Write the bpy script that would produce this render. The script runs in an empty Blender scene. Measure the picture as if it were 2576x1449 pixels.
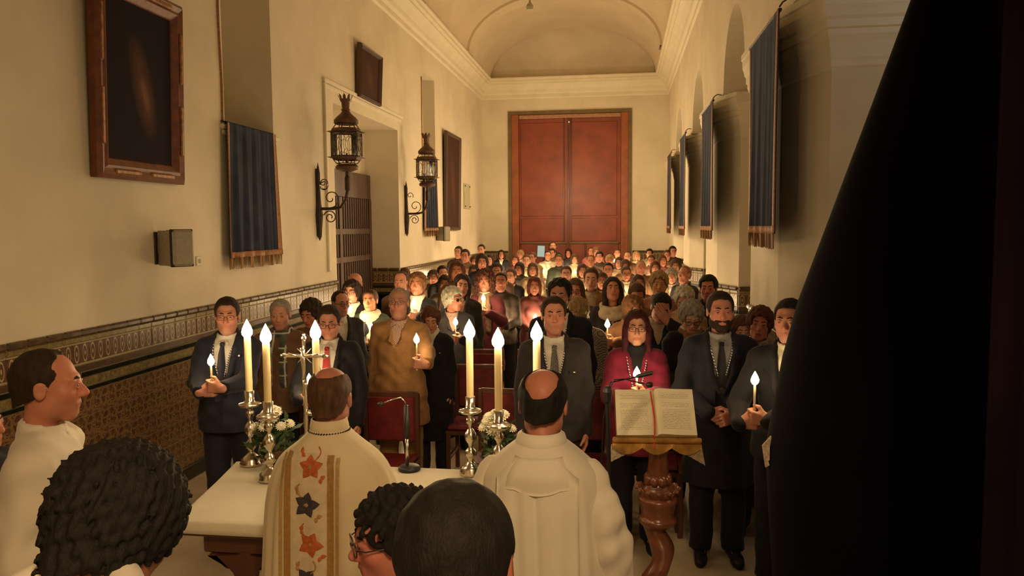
import bpy, math, random
import numpy as np
from mathutils import Vector, Matrix, Quaternion
from mathutils.bvhtree import BVHTree

random.seed(7); rng = np.random.default_rng(7)
SC = bpy.context.scene
COL = SC.collection
PI = math.pi

# ------------------------------------------------------------------ camera, world, light, exposure
IMG_W, IMG_H, FPX = 2576, 1449, 1950.0
CX, CY, CAM_H = 1288.0, 724.5, 2.15
_a = np.array([(1562-CX)/FPX, -(568-CY)/FPX, -1.0]); _a /= np.linalg.norm(_a)
_k = (1+(1562-CX)/FPX*(1480-CX)/FPX)/(-(568-CY)/FPX)
_u = -np.array([(1480-CX)/FPX, -_k, -1.0]); _u -= _a*_u.dot(_a); _u /= np.linalg.norm(_u)
_x = np.cross(_a, _u)
CAM_M = np.stack([_x, _a, _u], 1)          # world -> camera axes
CAM_C = np.array([0.0, 0.0, CAM_H])
cam_data = bpy.data.cameras.new('camera'); cam = bpy.data.objects.new('camera', cam_data); COL.objects.link(cam)
cam_data.sensor_width = 36.0; cam_data.lens = 36.0*FPX/IMG_W; cam_data.clip_start = 0.05; cam_data.clip_end = 200
_m4 = Matrix.Identity(4)
for i in range(3):
    for j in range(3): _m4[i][j] = CAM_M.T[i][j]
_m4[2][3] = CAM_H
cam.matrix_world = _m4
SC.camera = cam

world = bpy.data.worlds.new('world'); SC.world = world; world.use_nodes = True
world.node_tree.nodes['Background'].inputs['Color'].default_value = (1.0, .72, .42, 1)
world.node_tree.nodes['Background'].inputs['Strength'].default_value = 0.02
SC.view_settings.view_transform = 'Standard'
SC.view_settings.look = 'None'
SC.view_settings.gamma = 1.0
SC.view_settings.use_curve_mapping = False
SC.view_settings.exposure = 1.5
FLAME_COL = (1.0, .71, .375)
ALTAR_FLAME, TAPER_FLAME = 52.0, 112.0

def lamp(name, kind, loc, energy, color, size=.3, rot=None):
    l = bpy.data.lights.new(name, kind); l.energy = energy; l.color = color
    if kind == 'AREA': l.size = size
    else: l.shadow_soft_size = size
    o = bpy.data.objects.new(name, l); o.location = loc; COL.objects.link(o)
    if rot: o.rotation_euler = rot
    return o
# soft fill lights added over the congregation to light the nave evenly
for _y, _e in ((7.3, 7), (10.8, 14), (13.6, 26), (16.4, 34), (18.8, 26)): lamp('nave_fill', 'POINT', (-1.25, _y, 3.0), _e*1.2, (1.0, .73, .40), .45)
# lights added for the sanctuary candles inferred behind the camera
lamp('sanctuary_fill', 'POINT', (-2.6, -1.6, 2.9), 3, (1.0, .58, .26), .25)
lamp('sanctuary_fill', 'POINT', (1.3, -2.4, 3.1), 15, (1.0, .68, .38), .25)
_l = lamp('altar_fill', 'SPOT', (.5, -.5, 3.5), 95, (1.0, .66, .34), .35); _l.data.spot_size = math.radians(64); _l.data.spot_blend = .8; _l.rotation_euler = Vector((-1.35, 3.1, -2.5)).to_track_quat('-Z', 'Y').to_euler()  # spot added to brighten the celebrants' backs, no lamp stands there
lamp('chapel_lamp', 'POINT', (2.25, 4.35, 4.15), 3.2, (.8, .93, 1.0), .06)

# ------------------------------------------------------------------ pixel helpers (world points from the survey of the photograph)
def ray(u, v): return CAM_M.T @ np.array([(u-CX)/FPX, -(v-CY)/FPX, -1.0])
def onY(u, v, Y): r = ray(u, v); return CAM_C + r*(Y/r[1])
def onX(u, v, X): r = ray(u, v); return CAM_C + r*(X/r[0])
def onZ(u, v, z): r = ray(u, v); return CAM_C + r*((z-CAM_H)/r[2])

# ------------------------------------------------------------------ tagging
def tag(o, label=None, cat=None, group=None, kind=None):
    if label: o['label'] = label
    if cat: o['category'] = cat
    if group: o['group'] = group
    if kind: o['kind'] = kind
    return o
def empty(name, loc=(0, 0, 0), rz=0.0):
    o = bpy.data.objects.new(name, None); o.location = loc; o.rotation_euler = (0, 0, rz); o.empty_display_size = .1
    COL.objects.link(o); return o
def link(name, me, parent=None):
    o = bpy.data.objects.new(name, me); COL.objects.link(o)
    if parent is not None: o.parent = parent
    return o
def children_of(o): return list(o.children)
def copy_tree(o, parent=None):
    c = o.copy(); COL.objects.link(c)
    if parent is not None: c.parent = parent
    for ch in children_of(o): copy_tree(ch, c)
    return c

# ------------------------------------------------------------------ mesh builder
class MB:
    def __init__(s): s.v = []; s.f = []
    def add(s, vs, fs):
        n = len(s.v); s.v.extend([tuple(map(float, p)) for p in vs]); s.f.extend([tuple(i+n for i in f) for f in fs]); return s
    def box(s, x0, x1, y0, y1, z0, z1, M=None):
        vs = [(x, y, z) for x in (x0, x1) for y in (y0, y1) for z in (z0, z1)]
        if M is not None: vs = [tuple(M @ Vector(p)) for p in vs]
        return s.add(vs, [(0,1,3,2),(4,6,7,5),(0,4,5,1),(2,3,7,6),(0,2,6,4),(1,5,7,3)])
    def bbox(s, x0, x1, y0, y1, z0, z1, b=.006, M=None):   # chamfered box
        b = min(b, .45*abs(x1-x0), .45*abs(y1-y0), .45*abs(z1-z0))
        vs = []; idx = {}
        for ix, x in ((0, x0), (1, x1)):
            for iy, y in ((0, y0), (1, y1)):
                for iz, z in ((0, z0), (1, z1)):
                    sx, sy, sz = (1-2*ix), (1-2*iy), (1-2*iz)
                    idx[ix, iy, iz, 0] = len(vs); vs.append((x, y+sy*b, z+sz*b))
                    idx[ix, iy, iz, 1] = len(vs); vs.append((x+sx*b, y, z+sz*b))
                    idx[ix, iy, iz, 2] = len(vs); vs.append((x+sx*b, y+sy*b, z))
        fs = []
        for i in (0, 1):
            q = [idx[i, 0, 0, 0], idx[i, 1, 0, 0], idx[i, 1, 1, 0], idx[i, 0, 1, 0]]; fs.append(q if i else q[::-1])
            q = [idx[0, i, 0, 1], idx[1, i, 0, 1], idx[1, i, 1, 1], idx[0, i, 1, 1]]; fs.append(q[::-1] if i else q)
            q = [idx[0, 0, i, 2], idx[1, 0, i, 2], idx[1, 1, i, 2], idx[0, 1, i, 2]]; fs.append(q if i else q[::-1])
        for a in (0, 1):
            for c in (0, 1):
                fs.append([idx[0, a, c, 1], idx[1, a, c, 1], idx[1, a, c, 2], idx[0, a, c, 2]])
                fs.append([idx[a, 0, c, 0], idx[a, 1, c, 0], idx[a, 1, c, 2], idx[a, 0, c, 2]])
                fs.append([idx[a, c, 0, 0], idx[a, c, 1, 0], idx[a, c, 1, 1], idx[a, c, 0, 1]])
                for d in (0, 1): fs.append([idx[a, c, d, 0], idx[a, c, d, 1], idx[a, c, d, 2]])
        if M is not None: vs = [tuple(M @ Vector(p)) for p in vs]
        return s.add(vs, fs)
    def lathe(s, prof, n=20, c=(0, 0, 0), sx=1, sy=1, a0=0, cap=True):
        vs = []; fs = []
        for r, z in prof:
            for k in range(n):
                t = a0+2*PI*k/n; vs.append((c[0]+sx*r*math.cos(t), c[1]+sy*r*math.sin(t), c[2]+z))
        for i in range(len(prof)-1):
            for k in range(n):
                a = i*n+k; b = i*n+(k+1) % n; fs.append((a, b, b+n, a+n))
        if cap: fs.append(tuple(range(n))[::-1]); m = (len(prof)-1)*n; fs.append(tuple(range(m, m+n)))
        return s.add(vs, fs)
    def tube(s, pts, r, n=8, closed=False):
        pts = [Vector(p) for p in pts]; m = len(pts); rr = r if isinstance(r, (list, tuple)) else [r]*m
        vs = []; fs = []; up = None
        for i, p in enumerate(pts):
            t = (pts[(i+1) % m]-pts[i-1]) if closed else (pts[min(i+1, m-1)]-pts[max(i-1, 0)])
            t = t.normalized() if t.length > 1e-9 else Vector((0, 0, 1))
            if up is None: up = Vector((0, 0, 1)) if abs(t.z) < .9 else Vector((1, 0, 0))
            x = t.cross(up); x = x.normalized() if x.length > 1e-6 else t.orthogonal().normalized(); y = x.cross(t).normalized(); up = y
            for k in range(n):
                a = 2*PI*k/n; vs.append(tuple(p+(x*math.cos(a)+y*math.sin(a))*rr[i]))
        for i in range(m if closed else m-1):
            for k in range(n):
                a = i*n+k; b = i*n+(k+1) % n; c = ((i+1) % m)*n+(k+1) % n; d = ((i+1) % m)*n+k; fs.append((a, b, c, d))
        if not closed: fs.append(tuple(range(n))[::-1]); fs.append(tuple(range((m-1)*n, m*n)))
        return s.add(vs, fs)
    def grid(s, P, flip=False, thick=0.0):
        P = np.asarray(P, float); nu, nv = P.shape[:2]; fs = []
        for i in range(nu-1):
            for j in range(nv-1):
                q = (i*nv+j, (i+1)*nv+j, (i+1)*nv+j+1, i*nv+j+1); fs.append(q[::-1] if flip else q)
        if thick:
            du = np.gradient(P, axis=0); dv = np.gradient(P, axis=1); N = np.cross(du, dv); N /= np.linalg.norm(N, axis=2, keepdims=True)+1e-9
            Q = P-N*thick; n = nu*nv
            fb = [tuple(i+n for i in f[::-1]) for f in fs]
            rim = [(i, 0) for i in range(nu)]+[(nu-1, j) for j in range(1, nv)]+[(i, nv-1) for i in range(nu-2, -1, -1)]+[(0, j) for j in range(nv-2, 0, -1)]
            ids = [i*nv+j for i, j in rim]; fr = [(ids[k], ids[k-1], ids[k-1]+n, ids[k]+n) for k in range(len(ids))]
            return s.add(list(P.reshape(-1, 3))+list(Q.reshape(-1, 3)), fs+fb+fr)
        return s.add(list(P.reshape(-1, 3)), fs)
    def prism(s, poly, z0, z1):
        n = len(poly); vs = [(x, y, z0) for x, y in poly]+[(x, y, z1) for x, y in poly]
        return s.add(vs, [tuple(range(n))[::-1], tuple(range(n, 2*n))]+[(k, (k+1) % n, n+(k+1) % n, n+k) for k in range(n)])
    def ball(s, c, r, nu=8, nv=6):
        r = r if isinstance(r, (tuple, list)) else (r, r, r); vs = [(c[0], c[1], c[2]-r[2])]; fs = []
        for i in range(1, nv):
            b = -PI/2+PI*i/nv
            for k in range(nu):
                a = 2*PI*k/nu; vs.append((c[0]+r[0]*math.cos(b)*math.cos(a), c[1]+r[1]*math.cos(b)*math.sin(a), c[2]+r[2]*math.sin(b)))
        vs.append((c[0], c[1], c[2]+r[2])); L = len(vs)-1
        for k in range(nu):
            k2 = (k+1) % nu; fs.append((0, 1+k2, 1+k)); fs.append((L, L-nu+k, L-nu+k2))
            for i in range(nv-2):
                a = 1+i*nu; fs.append((a+k, a+k2, a+nu+k2, a+nu+k))
        return s.add(vs, fs)
    def mesh(s, name, mat, smooth=False):
        me = bpy.data.meshes.new(name); me.from_pydata(s.v, [], s.f)
        if mat is not None: me.materials.append(mat)
        if smooth: me.shade_smooth()
        return me
    def build(s, name, mat, parent=None, smooth=False): return link(name, s.mesh(name, mat, smooth), parent)

# ------------------------------------------------------------------ implicit surfaces -> meshes (bodies, clothes, hair)
def seg_axis(*segs):
    out = []
    for a, b, h in segs:
        n = max(1, int(round((b-a)/h))); out.append(np.linspace(a, b, n, endpoint=False))
    out.append(np.array([segs[-1][1]])); return np.concatenate(out).astype(np.float32)
class Field:
    def __init__(s, xs, ys, zs): s.ax = (xs, ys, zs); s.F = np.full((len(xs), len(ys), len(zs)), .1, np.float32)
    def sl(s, lo, hi, m):
        r = []
        for k in range(3):
            i0 = max(0, int(np.searchsorted(s.ax[k], lo[k]-m))-1); i1 = min(len(s.ax[k]), int(np.searchsorted(s.ax[k], hi[k]+m))+1)
            if i1-i0 < 1: return None
            r.append(slice(i0, i1))
        return tuple(r)
    def co(s, sl): return s.ax[0][sl[0]][:, None, None], s.ax[1][sl[1]][None, :, None], s.ax[2][sl[2]][None, None, :]
    def op(s, fn, lo, hi, k=.02, sub=False):
        sl = s.sl(lo, hi, k+.05)
        if sl is None: return s
        d = fn(*s.co(sl)); a = s.F[sl]
        if sub: d = -d; h = np.maximum(k-np.abs(a-d), 0)/k; s.F[sl] = np.maximum(a, d)+h*h*k*.25
        else: h = np.maximum(k-np.abs(a-d), 0)/k; s.F[sl] = np.minimum(a, d)-h*h*k*.25
        return s
    def ell(s, c, r, k=.02, sub=False):
        def fn(X, Y, Z):
            px, py, pz = X-c[0], Y-c[1], Z-c[2]
            k0 = np.sqrt((px/r[0])**2+(py/r[1])**2+(pz/r[2])**2); k1 = np.sqrt((px/r[0]**2)**2+(py/r[1]**2)**2+(pz/r[2]**2)**2)+1e-6
            return k0*(k0-1)/k1
        return s.op(fn, np.subtract(c, r), np.add(c, r), k, sub)
    def cap(s, a, b, ra, rb=None, k=.02, sub=False, flat=None):
        rb = ra if rb is None else rb; a = np.asarray(a, float); b = np.asarray(b, float); ba = b-a; L2 = max(float(ba@ba), 1e-9)
        def fn(X, Y, Z):
            px, py, pz = X-a[0], Y-a[1], Z-a[2]
            t = np.clip((px*ba[0]+py*ba[1]+pz*ba[2])/L2, 0, 1)
            return np.sqrt((px-t*ba[0])**2+(py-t*ba[1])**2+(pz-t*ba[2])**2)-(ra+(rb-ra)*t)
        R = max(ra, rb); return s.op(fn, np.minimum(a, b)-R, np.maximum(a, b)+R, k, sub)
    def chain(s, pts, rs, k=.01):
        for i in range(len(pts)-1): s.cap(pts[i], pts[i+1], rs[i], rs[i+1], k)
        return s
    def torus(s, c, R, r, ry=None, k=.01, tilt=0.0, rz=None):
        ry = R if ry is None else ry; ca, sa = math.cos(tilt), math.sin(tilt); rz = r if rz is None else rz
        def fn(X, Y, Z):
            px, py, pz = X-c[0], Y-c[1], Z-c[2]
            y2 = py*ca+pz*sa; z2 = -py*sa+pz*ca
            q = np.sqrt((px/R)**2+(y2/ry)**2)+1e-6; m = (R+ry)*.5
            return (np.sqrt((((q-1)*m)/r)**2+(z2/rz)**2)-1)*min(r, rz)
        e = abs(ry*sa)+max(r, rz)
        return s.op(fn, (c[0]-R-r, c[1]-ry-r, c[2]-e), (c[0]+R+r, c[1]+ry+r, c[2]+e), k)
    def plane_max(s, fn):          # F = max(F, fn) over the whole grid
        X, Y, Z = s.ax[0][:, None, None], s.ax[1][None, :, None], s.ax[2][None, None, :]
        s.F = np.maximum(s.F, fn(X, Y, Z)).astype(np.float32); return s
    def disp(s, fn):
        X, Y, Z = s.ax[0][:, None, None], s.ax[1][None, :, None], s.ax[2][None, None, :]
        s.F = (s.F+fn(X, Y, Z)).astype(np.float32); return s
    def poly(s):
        F = s.F.copy()
        F[0] = F[-1] = .05; F[:, 0] = F[:, -1] = .05; F[:, :, 0] = F[:, :, -1] = .05
        nx, ny, nz = F.shape; ins = F < 0
        A = [s.ax[0], s.ax[1], s.ax[2]]
        acc = np.zeros((nx-1, ny-1, nz-1, 3), np.float32); cnt = np.zeros((nx-1, ny-1, nz-1), np.float32)
        edges = []
        for d in range(3):
            lo = [slice(None)]*3; hi = [slice(None)]*3; lo[d] = slice(0, -1); hi[d] = slice(1, None)
            c = ins[tuple(lo)] != ins[tuple(hi)]
            I = np.argwhere(c)
            if len(I) == 0: continue
            J = I.copy(); J[:, d] += 1
            f0 = F[I[:, 0], I[:, 1], I[:, 2]]; f1 = F[J[:, 0], J[:, 1], J[:, 2]]; t = f0/(f0-f1)
            P = np.stack([A[q][I[:, q]] for q in range(3)], 1).astype(np.float32)
            P[:, d] += t*(A[d][J[:, d]]-A[d][I[:, d]])
            d1, d2 = (d+1) % 3, (d+2) % 3; cells = []
            for o1, o2 in ((-1, -1), (0, -1), (0, 0), (-1, 0)):
                K = I.copy(); K[:, d1] += o1; K[:, d2] += o2; cells.append(K)
                np.add.at(acc, (K[:, 0], K[:, 1], K[:, 2]), P); np.add.at(cnt, (K[:, 0], K[:, 1], K[:, 2]), 1)
            edges.append((cells, f0 < 0))
        m = cnt > 0; idx = np.full(cnt.shape, -1, np.int64); idx[m] = np.arange(int(m.sum()))
        V = acc[m]/cnt[m][:, None]; Q = []
        for cells, inside in edges:
            q = np.stack([idx[K[:, 0], K[:, 1], K[:, 2]] for K in cells], 1)
            q[~inside] = q[~inside][:, ::-1]; Q.append(q)
        return V, (np.concatenate(Q) if Q else np.zeros((0, 4), int))
def np_mesh(name, parts, mats, tints=None):
    """parts: list of (V, Q(quads), material index)"""
    me = bpy.data.meshes.new(name); off = 0; Vs = []; Qs = []; Mi = []
    for V, Q, mi in parts:
        Vs.append(V); Qs.append(Q+off); Mi.append(np.full(len(Q), mi, np.int32)); off += len(V)
    V = np.concatenate(Vs).astype(np.float32); Q = np.concatenate(Qs).astype(np.int32); Mi = np.concatenate(Mi)
    me.vertices.add(len(V)); me.vertices.foreach_set('co', V.ravel())
    me.loops.add(Q.size); me.loops.foreach_set('vertex_index', Q.ravel())
    me.polygons.add(len(Q)); me.polygons.foreach_set('loop_start', np.arange(0, Q.size, 4, dtype=np.int32))
    me.polygons.foreach_set('material_index', Mi)
    for m in mats: me.materials.append(m)
    me.update(calc_edges=True)
    me.polygons.foreach_set('use_smooth', np.ones(len(Q), bool))
    if tints is not None:
        at = me.color_attributes.new('tint', 'FLOAT_COLOR', 'POINT'); c = np.ones((len(V), 4), np.float32)
        c[:len(tints), :3] = tints; at.data.foreach_set('color', c.ravel())
    return me

# ------------------------------------------------------------------ materials
def new_mat(name):
    m = bpy.data.materials.new(name); m.use_nodes = True; nt = m.node_tree
    return m, nt, nt.nodes['Principled BSDF']
def nd(nt, typ, **kw):
    n = nt.nodes.new(typ)
    for k, v in kw.items():
        if k in n.inputs.keys() if isinstance(k, str) and hasattr(n.inputs, 'keys') else False: n.inputs[k].default_value = v
        else: setattr(n, k, v)
    return n
def coords(nt, kind='Object', scale=(1, 1, 1)):
    tc = nt.nodes.new('ShaderNodeTexCoord'); mp = nt.nodes.new('ShaderNodeMapping'); mp.inputs['Scale'].default_value = scale
    nt.links.new(tc.outputs[kind], mp.inputs['Vector']); return mp.outputs['Vector']
def ramp(nt, fac, stops):
    r = nt.nodes.new('ShaderNodeValToRGB'); el = r.color_ramp.elements
    while len(el) < len(stops): el.new(.5)
    for e, (p, c) in zip(el, stops): e.position = p; e.color = (*c, 1)
    nt.links.new(fac, r.inputs['Fac']); return r.outputs['Color']
def noise(nt, vec, scale, detail=3.0, rough=.55):
    n = nt.nodes.new('ShaderNodeTexNoise'); n.inputs['Scale'].default_value = scale; n.inputs['Detail'].default_value = detail
    n.inputs['Roughness'].default_value = rough; nt.links.new(vec, n.inputs['Vector']); return n.outputs['Fac']
def bump(nt, b, h, strength=.2, dist=.01):
    n = nt.nodes.new('ShaderNodeBump'); n.inputs['Strength'].default_value = strength; n.inputs['Distance'].default_value = dist
    nt.links.new(h, n.inputs['Height']); nt.links.new(n.outputs['Normal'], b.inputs['Normal'])
def mth(nt, op, a, b=None, c=None):
    n = nt.nodes.new('ShaderNodeMath'); n.operation = op
    for i, v in enumerate((a, b, c)):
        if v is None: continue
        if isinstance(v, (int, float)): n.inputs[i].default_value = v
        else: nt.links.new(v, n.inputs[i])
    return n.outputs[0]
def mixc(nt, fac, a, b):
    n = nt.nodes.new('ShaderNodeMix'); n.data_type = 'RGBA'
    for s_, v in (('Factor', fac), ('A', a), ('B', b)):
        sock = [i for i in n.inputs if i.name == s_ and (i.type == 'RGBA' if s_ != 'Factor' else i.type == 'VALUE')][0]
        if isinstance(v, tuple): sock.default_value = (*v, 1)
        elif isinstance(v, (int, float)): sock.default_value = v
        else: nt.links.new(v, sock)
    return [o for o in n.outputs if o.type == 'RGBA'][0]
def varied(name, col, rough=.7, nscale=20, amt=.25, bscale=None, bstr=.2, bdist=.004, metal=0.0, spec=.5, sheen=0.0, stretch=(1, 1, 1), coat=0.0, kind='Object'):
    m, nt, b = new_mat(name); vec = coords(nt, kind, stretch)
    f = noise(nt, vec, nscale); lo = tuple(c*(1-amt) for c in col); hi = tuple(min(1, c*(1+amt)) for c in col)
    nt.links.new(ramp(nt, f, [(.3, lo), (.7, hi)]), b.inputs['Base Color'])
    b.inputs['Roughness'].default_value = rough; b.inputs['Metallic'].default_value = metal
    b.inputs['Specular IOR Level'].default_value = spec; b.inputs['Coat Weight'].default_value = coat
    if sheen: b.inputs['Sheen Weight'].default_value = sheen; b.inputs['Sheen Roughness'].default_value = .4
    if bscale: bump(nt, b, noise(nt, vec, bscale, 4), bstr, bdist)
    return m
_cl = {}
def cloth(col, rough=.85, sheen=.08, key=''):
    k = (col, rough, sheen)
    if k not in _cl: _cl[k] = varied('cloth', col, rough, 14, .18, 160, .25, .002, spec=.25, sheen=sheen)
    return _cl[k]
_ha = {}
def hairmat(col):
    if col not in _ha: _ha[col] = varied('hair', col, .68, 60, .35, 300, .7, .004, spec=.25, stretch=(1, 1, .3))
    return _ha[col]
_sk = {}
def skinmat(col):
    if col in _sk: return _sk[col]
    m, nt, b = new_mat('skin'); vec = coords(nt)
    at = nt.nodes.new('ShaderNodeAttribute'); at.attribute_name = 'tint'
    f = noise(nt, vec, 26); c1 = ramp(nt, f, [(.3, tuple(c*.88 for c in col)), (.7, col)])
    mx = nt.nodes.new('ShaderNodeMix'); mx.data_type = 'RGBA'; mx.blend_type = 'MULTIPLY'
    fi = [i for i in mx.inputs if i.name == 'Factor' and i.type == 'VALUE'][0]; fi.default_value = 1
    rg = [i for i in mx.inputs if i.type == 'RGBA']; nt.links.new(c1, rg[0]); nt.links.new(at.outputs['Color'], rg[1])
    nt.links.new([o for o in mx.outputs if o.type == 'RGBA'][0], b.inputs['Base Color'])
    b.inputs['Roughness'].default_value = .5; b.inputs['Specular IOR Level'].default_value = .35
    bump(nt, b, noise(nt, vec, 220), .12, .002); _sk[col] = m; return m
def plaster():
    m, nt, b = new_mat('plaster'); vec = coords(nt)
    f = noise(nt, vec, .9, 5, .6); c = ramp(nt, f, [(.3, (.60, .52, .385)), (.62, (.72, .64, .49))])
    nt.links.new(c, b.inputs['Base Color']); b.inputs['Roughness'].default_value = .75; b.inputs['Specular IOR Level'].default_value = .3
    bump(nt, b, noise(nt, vec, 9, 6), .25, .01); return m
M_PLASTER = plaster()
M_VAULT = varied('vault_plaster', (.60, .50, .36), .85, 1.2, .08, 8, .2, .01)
M_STONEWHITE = varied('moulding', (.72, .65, .50), .7, 3, .06, 12, .15, .006)
M_WOOD = varied('dark_wood', (.10, .035, .018), .4, 8, .35, 40, .2, .003, stretch=(1, 1, .15))
M_GATE = varied('gate_wood', (.085, .045, .028), .55, 8, .35, 40, .2, .003, stretch=(1, 1, .15))
M_DOOR = varied('door_red', (.23, .048, .022), .52, 2.5, .22, 14, .1, .004, spec=.5)
M_DOORPOST = varied('door_post', (.30, .085, .03), .45, 4, .2, 20, .15, .003)
M_DOORFRAME = varied('door_frame', (.15, .10, .04), .55, 6, .2, 30, .15, .003)
M_FRAME = varied('old_gilt_frame', (.16, .045, .015), .4, 12, .4, 50, .4, .004, spec=.6)
M_GILT = varied('gilt', (.50, .27, .07), .38, 20, .3, 60, .3, .003, metal=.7)
M_IRON = varied('wrought_iron', (.035, .022, .014), .5, 20, .3, 80, .2, .002, metal=.3)
M_COPPER = varied('aged_copper', (.12, .06, .03), .5, 14, .3, 60, .2, .003, metal=.5)
M_SILVER = varied('silver', (.72, .66, .55), .2, 30, .12, 90, .25, .002, metal=1.0)
M_WAX = varied('wax', (.80, .66, .38), .45, 12, .05, 60, .1, .002)
M_WAX.node_tree.nodes['Principled BSDF'].inputs['Subsurface Weight'].default_value = .35
M_WAX.node_tree.nodes['Principled BSDF'].inputs['Subsurface Radius'].default_value = (.04, .02, .008)
M_WICK = varied('wick', (.02, .015, .01), .9)
M_BLACK = varied('black_plastic', (.012, .011, .012), .45, 30, .2)
M_CHROME = varied('chrome', (.6, .58, .55), .18, 30, .1, metal=1.0)
M_SPEAKER = varied('speaker_grey', (.33, .29, .22), .6, 30, .1, 200, .2, .002)
M_PAPER = varied('plaque_paper', (.45, .42, .27), .7, 20, .15)
M_ALTARCLOTH = varied('altar_cloth', (.62, .57, .44), .85, 6, .05, 150, .25, .002, sheen=.2)
M_LEAF = varied('leaf', (.035, .075, .02), .5, 30, .4)
M_PETAL = varied('petal', (.80, .77, .62), .6, 20, .08)
M_REDSEAT = varied('red_leatherette', (.16, .018, .02), .4, 14, .25, 60, .2, .003)
M_GLASSFRAME = varied('spectacle_frame', (.03, .02, .015), .3, 10, .1)
def flame_mat(strength):
    m = bpy.data.materials.new('flame'); m.use_nodes = True; nt = m.node_tree
    nt.nodes.remove(nt.nodes['Principled BSDF']); e = nt.nodes.new('ShaderNodeEmission'); e.inputs['Color'].default_value = (*FLAME_COL, 1)
    e.inputs['Strength'].default_value = strength; nt.links.new(e.outputs[0], nt.nodes['Material Output'].inputs['Surface']); return m
M_FLAME, M_TAPERFLAME = flame_mat(ALTAR_FLAME), flame_mat(TAPER_FLAME)
def lens_mat():
    m = bpy.data.materials.new('lens_glass'); m.use_nodes = True; nt = m.node_tree; nt.nodes.remove(nt.nodes['Principled BSDF'])
    t = nt.nodes.new('ShaderNodeBsdfTransparent'); g = nt.nodes.new('ShaderNodeBsdfGlossy'); g.inputs['Roughness'].default_value = .05
    fr = nt.nodes.new('ShaderNodeFresnel'); fr.inputs['IOR'].default_value = 1.5
    mx = nt.nodes.new('ShaderNodeMixShader'); nt.links.new(fr.outputs[0], mx.inputs[0]); nt.links.new(t.outputs[0], mx.inputs[1]); nt.links.new(g.outputs[0], mx.inputs[2])
    nt.links.new(mx.outputs[0], nt.nodes['Material Output'].inputs['Surface']); return m
M_LENS = lens_mat()
def velvet(name, col, gold=False):
    m, nt, b = new_mat(name); vec = coords(nt); f = noise(nt, vec, 5, 4)
    nt.links.new(ramp(nt, f, [(.3, tuple(c*.7 for c in col)), (.7, tuple(c*1.3 for c in col))]), b.inputs['Base Color'])
    b.inputs['Roughness'].default_value = .9; b.inputs['Specular IOR Level'].default_value = .1
    b.inputs['Sheen Weight'].default_value = .35; b.inputs['Sheen Roughness'].default_value = .35; b.inputs['Sheen Tint'].default_value = (*[min(1, c*6+.1) for c in col], 1)
    return m
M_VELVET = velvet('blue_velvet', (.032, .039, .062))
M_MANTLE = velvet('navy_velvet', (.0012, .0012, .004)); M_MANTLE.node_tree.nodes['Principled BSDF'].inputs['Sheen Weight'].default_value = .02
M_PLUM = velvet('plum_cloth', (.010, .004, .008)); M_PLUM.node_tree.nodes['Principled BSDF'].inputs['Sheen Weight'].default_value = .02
M_BRAID = varied('gold_braid', (.34, .155, .07), .6, 60, .4, 180, .5, .003)
M_FRINGE = varied('gold_fringe', (.25, .12, .035), .6, 80, .4, 200, .5, .003, stretch=(1, 1, .1))
def frieze_mat():
    m, nt, b = new_mat('frieze_tile'); tc = nt.nodes.new('ShaderNodeTexCoord'); sp = nt.nodes.new('ShaderNodeSeparateXYZ'); nt.links.new(tc.outputs['Generated'], sp.inputs[0])
    u = mth(nt, 'SUBTRACT', mth(nt, 'FRACT', mth(nt, 'MULTIPLY', sp.outputs['Y'], 2.0)), .5); v = mth(nt, 'SUBTRACT', sp.outputs['Z'], .52)
    r = mth(nt, 'SQRT', mth(nt, 'ADD', mth(nt, 'MULTIPLY', mth(nt, 'MULTIPLY', u, u), 1.9), mth(nt, 'MULTIPLY', v, v)))
    ring = mth(nt, 'LESS_THAN', mth(nt, 'ABSOLUTE', mth(nt, 'SUBTRACT', r, .36)), .045)
    dot = mth(nt, 'LESS_THAN', r, .11)
    edge = mth(nt, 'GREATER_THAN', mth(nt, 'ABSOLUTE', v), .43)
    mask = mth(nt, 'MAXIMUM', mth(nt, 'MAXIMUM', ring, dot), edge)
    base = ramp(nt, noise(nt, tc.outputs['Object'], 30), [(.35, (.07, .03, .012)), (.65, (.16, .075, .03))])
    nt.links.new(mixc(nt, mask, base, (.42, .35, .20)), b.inputs['Base Color'])
    b.inputs['Roughness'].default_value = .34; b.inputs['Specular IOR Level'].default_value = .6; bump(nt, b, mask, .3, .003); return m
def field_mat():
    m, nt, b = new_mat('field_tile'); vec = coords(nt, 'Object', (1, 1, 1)); v = nt.nodes.new('ShaderNodeTexVoronoi'); v.inputs['Scale'].default_value = 66; nt.links.new(vec, v.inputs['Vector'])
    w = nt.nodes.new('ShaderNodeTexVoronoi'); w.feature = 'DISTANCE_TO_EDGE'; w.inputs['Scale'].default_value = 20; nt.links.new(vec, w.inputs['Vector'])
    d = mth(nt, 'LESS_THAN', v.outputs['Distance'], .32); e = mth(nt, 'LESS_THAN', w.outputs['Distance'], .09)
    base = ramp(nt, noise(nt, vec, 18), [(.35, (.075, .030, .018)), (.65, (.15, .07, .035))])
    c = mixc(nt, d, base, (.30, .22, .12)); c = mixc(nt, e, c, (.22, .13, .05)); nt.links.new(c, b.inputs['Base Color'])
    b.inputs['Roughness'].default_value = .32; b.inputs['Specular IOR Level'].default_value = .6; bump(nt, b, d, .2, .002); return m
M_FRIEZE = frieze_mat(); M_FIELD = field_mat()
M_RIM = varied('rim_tile', (.085, .045, .02), .36, 40, .5, 60, .2, .003, spec=.6)
M_BLACKTILE = varied('black_tile', (.012, .014, .006), .18, 20, .4, spec=.6)
M_OLIVETILE = varied('olive_tile', (.20, .15, .055), .3, 45, .55, 60, .2, .002, spec=.6)
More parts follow.
